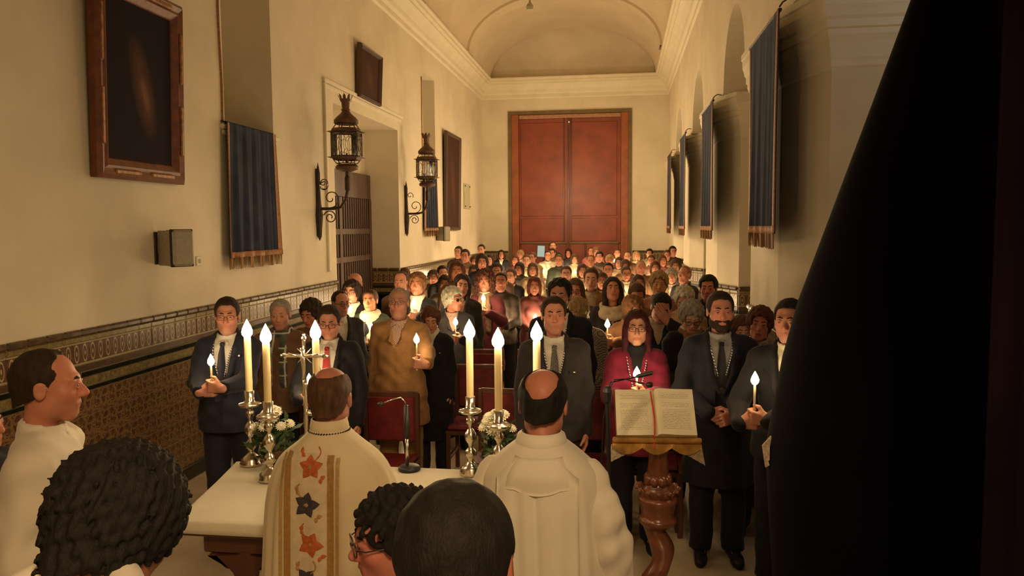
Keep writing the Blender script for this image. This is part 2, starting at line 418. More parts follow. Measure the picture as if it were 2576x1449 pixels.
def floor_mat():
    m, nt, b = new_mat('marble_floor'); vec = coords(nt); f = noise(nt, vec, 2.2, 7, .65)
    c = ramp(nt, f, [(.3, (.50, .40, .27)), (.5, (.62, .51, .36)), (.7, (.70, .60, .45))]); nt.links.new(c, b.inputs['Base Color'])
    b.inputs['Roughness'].default_value = .35; b.inputs['Specular IOR Level'].default_value = .4; return m
M_FLOOR = floor_mat()
# ================================================================== THE SETTING
XL, YB, Z_DADO = -3.68, 20.7, 1.47
def struct(o): o['kind'] = 'structure'; return o
def wall_sheet(bu, bv, holes, pt):
    """quads of a wall over breakpoints bu x bv, leaving out the holes (u0,u1,v0,v1); pt(u,v)->point"""
    m = MB()
    for i in range(len(bu)-1):
        for j in range(len(bv)-1):
            cu, cv = (bu[i]+bu[i+1])/2, (bv[j]+bv[j+1])/2
            if any(h[0] < cu < h[1] and h[2] < cv < h[3] for h in holes): continue
            m.add([pt(bu[i], bv[j]), pt(bu[i+1], bv[j]), pt(bu[i+1], bv[j+1]), pt(bu[i], bv[j+1])], [(0, 1, 2, 3)])
    return m
MB().box(-4.6, 4.2, -5.2, YB+.3, -.2, 0).build('floor', M_FLOOR)['kind'] = 'structure'
# left wall with its two tribune windows and the doorway recess
W1, W2, DR = (6.92, 7.95, 3.13, 5.05), (14.35, 15.30, 3.13, 5.05), (9.72, 12.65, 0.0, 3.76)
bu = sorted({-5.0, YB, W1[0], W1[1], W2[0], W2[1], DR[0], DR[1]}); bv = [0, 3.13, 3.76, 5.05, 7.6]
mb = wall_sheet(bu, bv, [W1, W2, DR], lambda u, v: (XL, u, v))
for (y0, y1, z0, z1), dep in ((W1, .75), (W2, .75), (DR, .58)):
    xb = XL-dep
    mb.add([(XL, y0, z0), (XL, y0, z1), (xb, y0, z1), (xb, y0, z0)], [(0, 1, 2, 3)])
    mb.add([(XL, y1, z0), (xb, y1, z0), (xb, y1, z1), (XL, y1, z1)], [(0, 1, 2, 3)])
    mb.add([(XL, y0, z1), (XL, y1, z1), (xb, y1, z1), (xb, y0, z1)], [(0, 1, 2, 3)])
    if z0 > 0: mb.add([(XL, y0, z0), (xb, y0, z0), (xb, y1, z0), (XL, y1, z0)], [(0, 1, 2, 3)])
    mb.add([(xb, y0, z0), (xb, y0, z1), (xb, y1, z1), (xb, y1, z0)], [(0, 1, 2, 3)])
wl = struct(mb.build('wall_left', M_PLASTER))
# raised moulding round the doorway recess and window sills belong to the wall
m = MB()
for o_, t_ in ((.34, .035), (.28, .02)):
    y0, y1, z1 = DR[0]-.22, DR[1]+.1, DR[3]+.12
    m.bbox(XL-.02, XL+t_, y0-o_+.22, y0-o_+.27, 1.6, z1+o_-.252, .008); m.bbox(XL-.02, XL+t_, y0-o_+.22, y1+o_-.2, z1+o_-.25, z1+o_-.2, .008)
m.build('door_surround', M_STONEWHITE, wl)
for (y0, y1, z0, z1) in (W1, W2):
    MB().bbox(XL-.05, XL+.038, y0-.09, y1+.09, z0-.05, z0-.002, .012).bbox(XL-.05, XL+.02, y0-.06, y1+.06, z0-.10, z0-.05, .012).build('window_sill', M_STONEWHITE, wl)
# back wall
DX0, DX1, DZ = -2.92, .21, 5.13
mb = wall_sheet(sorted([-4.6, DX0, DX1, 4.2]), [0, DZ, 7.6], [(DX0, DX1, 0, DZ)], lambda u, v: (u, YB, v))
for x in (DX0, DX1): mb.add([(x, YB, 0), (x, YB, DZ), (x, YB+.35, DZ), (x, YB+.35, 0)], [(0, 1, 2, 3)])
mb.add([(DX0, YB, DZ), (DX1, YB, DZ), (DX1, YB+.35, DZ), (DX0, YB+.35, DZ)], [(0, 1, 2, 3)])
struct(mb.build('wall_back', M_PLASTER))
# right: aisle wall, piers and the arcade wall above them
struct(MB().box(3.4, 3.6, -5, YB, 0, 7.6).build('wall_right', M_PLASTER))
PIERS = [(6.29, .69, 1.30), (10.2, .5, 1.30), (14.25, .5, 1.30), (18.3, .5, 1.9)]
XA, XB, ZI = 1.22, 1.42, 3.72
def offset_poly(poly, d):
    n = len(poly); out = []
    for i in range(n):
        p0, p1, p2 = np.array(poly[i-1]), np.array(poly[i]), np.array(poly[(i+1) % n])
        e1 = (p1-p0)/np.linalg.norm(p1-p0); e2 = (p2-p1)/np.linalg.norm(p2-p1); n1 = np.array([e1[1], -e1[0]]); n2 = np.array([e2[1], -e2[0]])
        b = n1+n2; b = b/(b@n1); out.append(tuple(p1+b*d))
    return out
IMPOST = [(0, 3.20), (.018, 3.215), (.018, 3.25), (.03, 3.27), (.04, 3.32), (.062, 3.37), (.10, 3.415), (.10, 3.45), (.125, 3.46), (.125, 3.51), (.15, 3.53), (.165, 3.57), (.185, 3.60), (.185, 3.66), (.205, 3.67), (.205, 3.72), (0, 3.72)]
IMPOST = [(d*.55, z) for d, z in IMPOST]
pier_polys = []
for k, (ya, ch, ln) in enumerate(PIERS):
    xb = 1.41 if k == 0 else XB; xr = 3.4 if k == 0 else 2.15; ye = min(ya+ln+.5, YB)
    poly = [(xr, ya-ch), (xr, ye), (xb, ye), (XA, ya+ln), (XA, ya), (xb, ya-ch)]
    pier_polys.append(poly)
    p = struct(MB().prism(poly, 0, ZI).build('pillar', M_PLASTER))
    m = MB(); rings = [offset_poly(poly, d) for d, z in IMPOST]
    n = len(poly)
    for i, (d, z) in enumerate(IMPOST): m.v.extend([(x, y, z) for x, y in rings[i]])
    for i in range(len(IMPOST)-1):
        for j in range(n): a = i*n+j; b = i*n+(j+1) % n; m.f.append((a, b, b+n, a+n))
    m.build('impost_moulding', M_STONEWHITE, p)
ys = []; y = PIERS[0][0]-PIERS[0][1]
openings = [(PIERS[k][0]+PIERS[k][2]+.5, PIERS[k+1][0]-PIERS[k+1][1]) for k in range(3)]
def zbot(y):
    for a, b in openings:
        if a < y < b: r = (b-a)/2; return ZI+math.sqrt(max(0, r*r-(y-(a+b)/2)**2))
    return ZI
samp = [PIERS[0][0]-PIERS[0][1]]
for a, b in openings: samp += [a-.001]+[a+(b-a)*(1-math.cos(PI*i/24))/2 for i in range(25)]+[b+.001]
samp.append(YB)
mb = MB(); XU0, XU1 = 1.21, 2.15
for i in range(len(samp)-1):
    ya, yb = samp[i], samp[i+1]; za, zb = zbot(ya), zbot(yb)
    mb.add([(XU0, ya, za), (XU0, ya, 7.6), (XU0, yb, 7.6), (XU0, yb, zb)], [(0, 1, 2, 3)])
    mb.add([(XU1, ya, za), (XU1, ya, 7.6), (XU1, yb, 7.6), (XU1, yb, zb)], [(3, 2, 1, 0)])
    mb.add([(XU0, ya, za), (XU1, ya, za), (XU1, yb, zb), (XU0, yb, zb)], [(3, 2, 1, 0)])
y0 = samp[0]; mb.add([(XU0, y0, ZI), (3.4, y0, ZI), (3.4, y0, 7.6), (XU0, y0, 7.6)], [(0, 1, 2, 3)])
struct(mb.build('wall_right', M_PLASTER))
# sanctuary wall behind the photographer, closing the room
struct(MB().box(-4.6, 3.6, -5.2, -5, 0, 7.6).build('wall_front', M_PLASTER))
# vault with ribs, aisle ceiling
VX, VA, VZ, VR = -1.27, 2.14, 6.02, 1.27
def arc(a, r, n=36): return [(VX-a*math.cos(PI*i/n), VZ+r*math.sin(PI*i/n)) for i in range(n+1)]
P = [[(x, y, z) for x, z in arc(VA, VR)] for y in np.linspace(-5, YB, 14)]
cl = struct(MB().grid(P).build('ceiling', M_VAULT, smooth=True))
for yr in (17.55, 13.2, 8.8, 4.4):
    P = [[(x, y, z) for x, z in arc(VA-d, VR-d)] for y, d in ((yr-.25, 0), (yr-.25, .055), (yr+.25, .055), (yr+.25, 0))]
    MB().grid(P).build('vault_rib', M_VAULT, cl)
struct(MB().box(VX+VA-.6, 3.6, -5, YB, 7.5, 7.7).box(-4.6, VX-VA+.6, -5, YB, 7.5, 7.7).build('ceiling', M_VAULT))
# nave cornice on three sides
CORN = [(0, 5.52), (.03, 5.55), (.03, 5.63), (.07, 5.67), (.09, 5.74), (.15, 5.82), (.22, 5.87), (.22, 5.91), (.27, 5.93), (.27, 5.98), (.31, 6.0), (.31, 6.03), (0, 6.03)]
struct(MB().grid([[(XL+d, -5, z), (XL+d, YB-d, z)] for d, z in CORN], flip=True).build('trim_1', M_STONEWHITE))
struct(MB().grid([[(XL+d, YB-d, z), (XU0-d*1.1, YB-d, z)] for d, z in CORN], flip=True).build('trim_2', M_STONEWHITE))
struct(MB().grid([[(XU0-d*1.1, YB-d, z), (XU0-d*1.1, PIERS[0][0]-PIERS[0][1], z)] for d, z in CORN], flip=True).build('trim_3', M_STONEWHITE))

# ------------------------------------------------------------------ tiled dado: every tile its own piece
def tile_mesh(name, w, h, t, mat, b=.006):
    return MB().bbox(0, t, 0, w, 0, h, b).mesh(name, mat)
TW = .164
T_FR = tile_mesh('frieze_tile', TW-.003, .155, .012, M_FRIEZE); T_RM = tile_mesh('rim_tile', TW-.003, .045, .035, M_RIM, .012)
T_FD = tile_mesh('tile', TW-.0012, TW-.0012, .010, M_FIELD, .0025); T_GD = tile_mesh('guard_tile', TW-.003, .04, .014, M_OLIVETILE)
def dado(name, P0, P1, top, field_rows, field_len):
    """a run of the dado from P0 to P1 (xy); pieces face to the side on which x grows (P0->P1 = +Y)"""
    P0 = Vector((*P0, 0)); P1 = Vector((*P1, 0)); d = P1-P0; L = d.length; rz = math.atan2(d.y, d.x)-PI/2
    root = empty(name, P0, rz); struct(root); n = int(L/TW+.5); s = L/n/TW
    mat_rows = [(-.045, T_RM, 'rim_tile', 0), (-.088, T_GD, 'guard_tile', 0), (-.245, T_FR, 'frieze_tile', 0)]
    zz = top-.245
    for i in range(n):
        for dz, me, nm, _ in mat_rows:
            o = link(nm, me, root); o.location = (0, i*TW*s, top+dz); o.scale = (1, s, 1)
    def band(nm, z0, z1, t, mat): MB().bbox(0, t, 0, L, z0, z1, .004).build(nm, mat, root)
    band('line_band', zz-.05, zz-.003, .010, M_RIM); band('black_band', zz-.09, zz-.053, .016, M_BLACKTILE)
    band('olive_band', zz-.155, zz-.093, .010, M_OLIVETILE); band('black_band', zz-.19, zz-.158, .016, M_BLACKTILE)
    zf = zz-.193; rows = int(zf/TW); nf = int(min(L, field_len)/(TW*s))
    for r in range(min(rows, field_rows)):
        for i in range(nf):
            o = link('tile', T_FD, root); o.location = (0, i*TW*s, zf-(r+1)*TW); o.scale = (1, s, 1)
    if field_rows < rows: MB().box(0, .008, 0, L, .12, zf-field_rows*TW-.002).build('field_panel', M_FIELD, root)
    if nf < n: MB().box(0, .008, nf*TW*s, L, .12, zf).build('field_panel', M_FIELD, root)
    MB().bbox(0, .03, 0, L, 0, .13, .01).build('skirting', M_BLACKTILE, root)
    return root
dado('trim_4', (XL, 2.2), (XL, DR[0]-.02), Z_DADO, 5, 4.6)
dado('trim_5', (XL, DR[1]+.01), (XL, YB), Z_DADO, 0, 0)
dado('trim_6', (XL-.57, DR[1]-.001), (XL, DR[1]-.001), Z_DADO, 0, 0).rotation_euler[2] = -PI/2
dado('trim_7', (XL+.03, YB), (DX0-.08, YB), 1.5, 0, 0)
dado('trim_8', (DX1+.09, YB), (1.3, YB), 1.5, 0, 0)
k0 = 9
for q, poly in enumerate(pier_polys):
    # far chamfer to near: nave face, near chamfer, camera face
    A2, A, B, R = poly[3], poly[4], poly[5], poly[0]
    R = (min(R[0], 2.15), R[1])
    for p0, p1 in ((A2, A), (A, B), (B, R)):
        o = dado('trim_%d' % k0, p0, p1, 1.40, 0, 0); k0 += 1

# ------------------------------------------------------------------ the great double door
dr = empty('door_1', (0, YB, 0)); struct(dr)
MB().bbox(DX0-.06, DX0+.02, -.04, .1, 0, DZ-.021).bbox(DX1-.02, DX1+.06, -.04, .1, 0, DZ-.021).bbox(DX0-.06, DX1+.06, -.04, .1, DZ-.02, DZ+.06).build('door_frame', M_DOORFRAME, dr)
for x0 in (DX0+.02, DX1-.21): MB().bbox(x0, x0+.19, .0, .12, 0, DZ-.02).build('door_post', M_DOORPOST, dr)
MB().bbox(DX0+.22, DX1-.22, .05, .1, DZ-.13, DZ-.03).build('transom_strip', varied('transom', (.42, .20, .11), .5), dr)
xm = (DX0+DX1)/2-.03
for x0, x1 in ((DX0+.215, xm-.01), (xm+.01, DX1-.215)):
    lf = MB().bbox(x0, x1, .07, .13, .02, DZ-.14).build('door_leaf', M_DOOR, dr)
    for z0, z1 in ((2.42, DZ-.24), (1.75, 2.36)): MB().bbox(x0+.05, x1-.10, .055, .08, z0, z1, .01).build('leather_panel', M_DOOR, lf)
    MB().bbox(x0+.04, x1-.06, .045, .08, .1, 1.68, .01).build('wicket_panel', M_DOOR, lf)
    MB().bbox(x0+.02, x1-.03, .03, .08, 1.68, 1.73, .008).build('wicket_rail', M_DOORFRAME, lf)
MB().bbox(xm-.13, xm-.10, .03, .09, 1.73, DZ-.14).bbox(xm+.06, xm+.09, .03, .09, 1.73, DZ-.14).bbox(xm-.016, xm+.016, .02, .09, .02, DZ-.14).build('cover_strip', M_WOOD, dr)
for sx in (-.5, .45): MB().bbox(xm+sx-.02, xm+sx+.02, .0, .06, 1.2, 1.68).build('wicket_stile', M_WOOD, dr)
MB().lathe([(.0, -.02), (.02, -.02), (.012, 0), (.03, .03), (0, .05)], 10, (xm+.02, .02, 4.87)).build('bolt_knob', M_SILVER, dr)
# ------------------------------------------------------------------ wooden grille gate in the doorway recess
gt = empty('door_2', (XL-.52, DR[0]+.02, 0)); struct(gt)
GL = DR[1]-DR[0]-.04; GH = 3.02
MB().bbox(-.03, .04, 0, GL, 2.62, GH).build('top_panel', M_GATE, gt)
for y in (0, GL-.1, GL/2-.05): MB().bbox(-.03, .05, y, y+.1, 0, 2.62).build('stile', M_GATE, gt)
for z in (.1, .95, 1.62, 2.05): MB().bbox(-.025, .045, .1, GL-.1, z, z+.09).build('rail', M_GATE, gt)
n = 27; bm_ = MB().bbox(-.015, .03, 0, .045, .1, 2.62).mesh('slat', M_GATE)
for i in range(n): o = link('slat', bm_, gt); o.location = (0, .12+i*(GL-.28)/(n-1), 0)
MB().box(-.05, -.04, 0, GL, 0, GH).build('dark_backing', varied('dark_gap', (.02, .010, .008), .9), gt)  # near-black sheet stands in for the shade between the slats

# ------------------------------------------------------------------ pictures
M_DULLGILT = varied('dull_gilt', (.27, .12, .045), .45, 30, .5, 60, .3, .003, metal=.3)
def picture(name, y0, y1, z0, z1, fw, mat, canvas, label, tilt=0.0, panels=False):
    r = empty(name, (XL, 0, z0), 0); r.location = (XL+.01, y0, z0); tag(r, label, 'painting'); r.rotation_euler = (0, tilt, 0)
    w, h = y1-y0, z1-z0
    MB().box(0, .03, fw*.6, w-fw*.6, fw*.6, h-fw*.6).build('canvas', canvas, r)
    prof = [(0, 0), (.05, 0), (.075, .2), (.06, .45), (.07, .6), (.04, .9), (.02, 1.0)]
    def side(nm, pts): return MB().grid(pts).build(nm, mat, r)
    cs = [(0, 0), (w, 0), (w, h), (0, h)]; ci = [(fw, fw), (w-fw, fw), (w-fw, h-fw), (fw, h-fw)]
    for k in range(4):
        a, b, c, d = cs[k], cs[(k+1) % 4], ci[(k+1) % 4], ci[k]
        f = side('frame_side', [[(t, a[0]+(d[0]-a[0])*s, a[1]+(d[1]-a[1])*s), (t, b[0]+(c[0]-b[0])*s, b[1]+(c[1]-b[1])*s)] for t, s in prof])
        if panels:
            dx, dy = b[0]-a[0], b[1]-a[1]
            for s0, s1 in ((.16, .44), (.56, .84)):
                nx, ny = (0, 1) if k == 0 else (-1, 0) if k == 1 else (0, -1) if k == 2 else (1, 0); q = fw*.33
                xs_ = sorted([a[0]+dx*s0+nx*(q-.02), a[0]+dx*s1+nx*(q+.02)]); ys_ = sorted([a[1]+dy*s0+ny*(q-.02), a[1]+dy*s1+ny*(q+.02)])
                MB().bbox(.055, .078, xs_[0], xs_[1], ys_[0], ys_[1], .012).build('gilt_plaque', M_DULLGILT, f)
    return r
def canvas_mat(dark=True):
    m, nt, b = new_mat('old_canvas'); tc = nt.nodes.new('ShaderNodeTexCoord'); mp = nt.nodes.new('ShaderNodeMapping'); nt.links.new(tc.outputs['Generated'], mp.inputs[0])
    f = noise(nt, mp.outputs[0], 3.2, 5, .6); sp = nt.nodes.new('ShaderNodeSeparateXYZ'); nt.links.new(mp.outputs[0], sp.inputs[0])
    u = mth(nt, 'SUBTRACT', sp.outputs['Y'], mth(nt, 'ADD', mth(nt, 'MULTIPLY', sp.outputs['Z'], -.35), .70)); v = mth(nt, 'SUBTRACT', sp.outputs['Z'], .48)
    d = mth(nt, 'SQRT', mth(nt, 'ADD', mth(nt, 'MULTIPLY', mth(nt, 'MULTIPLY', u, u), 4.0), mth(nt, 'MULTIPLY', v, v)))
    w = mth(nt, 'MULTIPLY', mth(nt, 'SUBTRACT', 1.0, mth(nt, 'SMOOTH_MIN', mth(nt, 'MULTIPLY', d, 2.6), 1.0, .2)), f)
    c = ramp(nt, w, [(.08, (.012, .006, .010)), (.36, (.09, .040, .024)), (.6, (.26, .13, .07))] if dark else [(.0, (.055, .022, .012)), (.6, (.10, .045, .022)), (.9, (.13, .06, .03))])
    nt.links.new(c, b.inputs['Base Color']); b.inputs['Roughness'].default_value = .8; b.inputs['Specular IOR Level'].default_value = .15; return m
M_CANVAS = canvas_mat(); M_CANVAS2 = canvas_mat(False)
picture('painting', 5.00, 6.09, 2.52, 3.97, .155, M_FRAME, M_CANVAS, 'large dark oil painting of a pale standing figure in a wide carved frame', .03, True)
picture('painting', 10.58, 11.55, 3.98, 4.72, .06, M_GATE, M_CANVAS2, 'small dark brown painting hung high above the grille doorway', .05)
picture('painting', 15.9, 17.32, 2.08, 4.15, .08, M_GATE, M_CANVAS2, 'tall brown painting on the side wall beside the second lantern', .02)
pq = empty('wall_plaque', (XL, 18.05, 2.58)); tag(pq, 'pale rectangular plaque fixed to the side wall close to the back corner', 'plaque')
MB().bbox(0, .03, 0, .68, 0, .6, .006).build('plaque_sheet', M_PAPER, pq)
for y in (.06, .62):
    for z in (.06, .54): MB().ball((.035, y, z), .018).build('fixing_stud', M_IRON, pq)
sk = empty('wall_socket', (XL, 0, 0)); p = onX(492, 655, XL); sk.location = (XL, p[1], p[2]-.05); tag(sk, 'small cream electric socket on the wall beneath the first blue drape', 'socket')
MB().bbox(0, .012, 0, .085, 0, .085, .004).build('socket_plate', M_STONEWHITE, sk); MB().lathe([(.02, 0), (.02, .004)], 14, (0, 0, 0)).build('socket_hole', M_SPEAKER, sk).matrix_local = Matrix.Translation((.012, .042, .042)) @ Matrix.Rotation(PI/2, 4, 'Y')

# ------------------------------------------------------------------ wall loudspeakers
def wall_speaker(u, v, ut, label):
    p = onX(u, v, XL); r = empty('wall_speaker', (XL, p[1], p[2])); tag(r, label, 'speaker', 'speakers on the side wall')
    R = Matrix.Translation((.13, .02, 0)) @ Matrix.Rotation(math.radians(-28), 4, 'Z')
    MB().bbox(-.02, .13, -.09, .09, -.145, .145, .02, R).build('cabinet', M_SPEAKER, r)
    MB().bbox(-.08, .1, -.103, -.088, -.14, .14, .006, R).build('grille', M_SPEAKER, r)
    MB().bbox(.09, .105, -.104, .095, -.15, .15, .006, R).build('edge_strip', M_BLACK, r)
    MB().bbox(0, .012, -.07, .07, -.13, .13, .004).tube([(.01, 0, .06), (.06, -.02, .06), (.07, -.02, -.06), (.01, 0, -.06)], .012).build('wall_bracket', M_IRON, r)
    return r
wall_speaker(400, 624, 0, 'grey loudspeaker on a bracket below the large framed painting')
wall_speaker(1098, 588, 0, 'grey loudspeaker on a bracket below the far blue drape')

# ------------------------------------------------------------------ lanterns on scrolled iron brackets
def spiral(cx, cz, r0, r1, a0, a1, n=28): return [((cx+(r0+(r1-r0)*t)*math.cos(a0+(a1-a0)*t)), 0, cz+(r0+(r1-r0)*t)*math.sin(a0+(a1-a0)*t)) for t in [i/n for i in range(n+1)]]
def lantern(yc, label):
    r = empty('wall_lantern', (XL, yc, 2.15)); tag(r, label, 'lantern', 'lanterns on scrolled wall brackets')
    LX = .40
    MB().bbox(0, .025, -.022, .022, -.1, .72, .008).lathe([(.0, -.16), (.028, -.10), (.034, 0), (.05, .16), (.03, .3), (.022, .5), (.026, .66), (.012, .74), (0, .80)], 10, (.03, 0, 0)).build('back_plate', M_IRON, r)
    m = MB().tube([(.02, 0, .235), (.22, 0, .235), (.31, 0, .255), (.37, 0, .34), (LX, 0, .46), (LX, 0, .69)], [.018, .018, .018, .018, .02, .024], 8)
    m.lathe([(.012, -.06), (.034, -.04), (.034, .1), (.02, .14)], 10, (LX, 0, .5)); m.build('arm', M_IRON, r)
    MB().tube(spiral(.17, .13, .085, .02, PI*.9, -PI*2.2), .007, 6).build('scroll', M_IRON, r)
    MB().tube(spiral(.185, .36, .115, .02, -PI*.55, PI*2.0), .007, 6).build('scroll', M_IRON, r)
    MB().tube(spiral(.095, .545, .06, .015, -PI*.2, PI*1.9), .006, 6).build('scroll', M_IRON, r)
    for s in (-1, 1): MB().tube([(.03, s*.02+q[1]*0+s*(q[0]), q[2]) for q in spiral(.03, .06, .03, .008, PI, -PI*1.3, 14)], .005, 5).build('scroll', M_IRON, r)
    # hexagonal body
    def ring(R, z): return [(LX+R*math.cos(PI*k/3+PI/6), R*math.sin(PI*k/3+PI/6), z) for k in range(6)]
    z0, z1 = .86, 1.14; body = empty('lantern_body'); body.parent = r
    MB().lathe([(.0, -.04), (.06, -.04), (.13, -.015), (.14, .015), (.12, .04), (.07, .05)], 20, (LX, 0, .72)).build('foot_dish', M_COPPER, r)
    fm = MB()
    for R, z in ((.125, .775), (.165, z0-.035), (.195, z0-.015), (.185, z0), (.185, z1), (.195, z1+.015), (.165, z1+.04), (.12, z1+.105)): fm.tube(ring(R, z), .006, 5, True)
    for a, b in ((ring(.125, .775), ring(.165, z0-.035)), (ring(.185, z0), ring(.185, z1)), (ring(.165, z1+.04), ring(.12, z1+.105))):
        for k in range(6): fm.tube([a[k], b[k]], .006, 5)
    fm.build('frame', M_IRON, r)
    for zr in (z0-.012, z1+.012): MB().lathe([(.175, -.003), (.232, -.003), (.232, .003), (.175, .003), (.175, -.003)], 6, (LX, 0, zr), a0=PI/6, cap=False).build('rim_plate', M_COPPER, r)
    MB().lathe([(.16, 0), (.185, .035), (.165, .035), (.16, 0)], 6, (LX, 0, z0-.045), a0=PI/6, cap=False).build('band', M_COPPER, r)
    MB().lathe([(.185, 0), (.165, .035)], 6, (LX, 0, z1+.02), a0=PI/6, cap=False).build('band', M_COPPER, r)
    a, b = ring(.183, z0), ring(.183, z1)
    for k in range(6):
        p0, p1 = Vector(a[k]), Vector(a[(k+1) % 6]); e = (p1-p0)
        pane = MB().add([p0, p1, b[(k+1) % 6], b[k]], [(0, 1, 2, 3)]).build('pane', M_LENS, r)
        lead = MB(); c = (p0+p1)/2+Vector((0, 0, (z1-z0)/2)); eu = e.normalized()
        lead.tube([c+eu*(.045*math.cos(t))+Vector((0, 0, .085*math.sin(t))) for t in [2*PI*i/16 for i in range(16)]], 0.003, 5, True)
        for s in (-1, 1):
            lead.tube([c+eu*(s*.055)+Vector((0, 0, -.14)), c+eu*(s*.055)+Vector((0, 0, -.07)), c+eu*(s*.07), c+eu*(s*.055)+Vector((0, 0, .07)), c+eu*(s*.055)+Vector((0, 0, .14))], .0028, 5)
            for t in (-1, 1): lead.tube([c+eu*(s*.09)+Vector((0, 0, t*.14)), c+eu*(s*.038)+Vector((0, 0, t*.06))], .0026, 5)
        lead.build('leading', M_IRON, pane)
    MB().lathe([(.02, .0), (.02, .06), (.012, .07), (.012, .12)], 10, (LX, 0, .78)).build('candle_holder', M_COPPER, r)
    MB().lathe([(.125, 0), (.145, .012), (.145, .05), (.115, .085), (.065, .13), (.045, .16), (.055, .17), (.055, .18), (.043, .185), (.05, .26), (.07, .30)], 20, (LX, 0, z1+.10)).build('dome', M_COPPER, r)
    cr = MB()
    for k in range(9):
        t0 = 2*PI*k/9; pts = [(.062, .27, -.32), (.062, .27, .32), (.082, .335, .2), (.098, .36, 0), (.082, .335, -.2)]
        cr.add([(LX+q*math.cos(t0+w), q*math.sin(t0+w), z1+.10+h) for q, h, w in pts], [(0, 1, 2, 3, 4)])
    cr.build('crown_leaves', M_COPPER, r)
    bpy.data.objects.remove(body); return r
lantern(9.09, 'hexagonal glass lantern with leaf crown on scrolled bracket beside the grille doorway')
lt = lantern(13.01, 'smaller looking hexagonal glass lantern in front of the far blue drape')
sg = MB().ball((0, 0, 0), .055, 14, 10).build('glass_ball', M_LENS); sg.location = onX(815, 467, XL+.15); tag(sg, 'clear glass ball caught in the bracket scroll of the nearer lantern', 'ball')
p = onY(1333, 16, 12.0); hb = empty('hanging_lamp', p); tag(hb, 'tiny unlit glass bulb hanging from the vault over the crowd', 'lamp')
MB().lathe([(0, -.065), (.045, -.05), (.06, -.01), (.045, .03), (.018, .055), (.014, .09)], 14).build('globe', M_PAPER, hb); zt = VZ+VR*math.sqrt(max(.05, 1-((p[0]-VX)/VA)**2))
MB().tube([(0, 0, .08), (0, 0, zt-p[2])], .006, 6).build('cord', M_IRON, hb)

# ------------------------------------------------------------------ blue velvet hangings
def hanging(name, label, pts_top, down, drop, n_fold, amp, group, sill=None):
    """pts_top: 2 world points along the hung edge; cloth falls drop metres; down: outward unit vector"""
    a, b = Vector(pts_top[0]), Vector(pts_top[1]); L = (b-a).length; e = (b-a).normalized(); out = Vector(down); rootp = a
    r = empty(name, rootp); tag(r, label, 'hanging', group)
    nu, nv = 60, 26; ph = random.random()*6; G = np.zeros((nu, nv, 3)); trim_w = .045
    def pos(u, z, off=0.0):           # u along in [0,1], z drop in metres
        k = min(1, z/max(drop, .01)); f = amp*((.25 if sill else .06)+.75*k)*(math.sin(u*n_fold*2*PI+ph)+.5*math.sin(u*n_fold*4.3*PI+1.3*ph))
        flare = (u-.5)*.10*k*L if sill else -(u-.5)*.03*math.sin(k*PI)*L
        q = e*(u*L+flare)+out*(f+off+(.055 if sill else .0))+Vector((0, 0, -z))
        return q
    for i in range(nu):
        for j in range(nv): G[i, j] = pos(i/(nu-1), drop*j/(nv-1))
    flip = (e.cross(Vector((0, 0, -1)))).dot(out) < 0
    MB().grid(G, flip, .008).build('cloth', M_VELVET, r, True)
    for u0, u1 in ((0, trim_w/L), (1-trim_w/L, 1)):
        MB().grid([[pos(u, drop*j/(nv-1), .004) for j in range(nv)] for u in np.linspace(u0, u1, 4)], flip, .01).build('side_braid', M_BRAID, r, True)
    MB().grid([[pos(i/(nu-1), z, .006) for z in (drop-.055, drop-.02, drop)] for i in range(nu)], flip, .012).build('hem_braid', M_BRAID, r, True)
    nf = 110; fr = MB()
    for i in range(nf):
        u = (i+.5)/nf; p0 = pos(u, drop, .002); l = .10+.012*random.random(); w = L/nf*.46
        fr.add([p0-e*w+out*.004, p0+e*w+out*.004, p0+e*w*.8+Vector((0, 0, -l)), p0-e*w*.8+Vector((0, 0, -l)), p0-out*.004, p0+Vector((0, 0, -l))-out*.004], [(0, 1, 2, 3), (0, 3, 5, 4), (1, 4, 5, 2)])
    tag(fr.build('fringe', M_FRINGE, r), kind='stuff')
    if sill:
        # cloth laid over the sill and hanging back up the near jamb of the window
        dep, hz = sill
        S = [[e*(u*L)+out*(.055-(dep+.055)*t)+Vector((0, 0, .015*math.sin(PI*t)+.012)) for t in np.linspace(0, 1, 6)] for u in np.linspace(0, 1, 20)]
        MB().grid(S, not flip, .008).build('sill_fold', M_VELVET, r, True)
        J = [[e*(.015+.01*math.sin(9*t+2*q))+out*(.02-(dep-.1)*q)+Vector((0, 0, t*hz)) for q in np.linspace(0, 1, 6)] for t in np.linspace(0, 1, 20)]
        MB().grid(J, False, .01).build('jamb_fold', M_BRAID, r, True)
    return r
hanging('blue_drape', 'blue velvet drape with braid and fringe over the window sill by the large painting', [(XL, 6.84, 3.135), (XL, 7.84, 3.135)], (1, 0, 0), 1.26, 5, .02, 'drapes over the window sills', (.45, 1.9))
hanging('blue_drape', 'blue velvet drape hanging under the far window behind the second lantern', [(XL, 14.22, 3.135), (XL, 15.14, 3.135)], (1, 0, 0), 1.05, 5, .02, 'drapes over the window sills', (.45, 1.8))
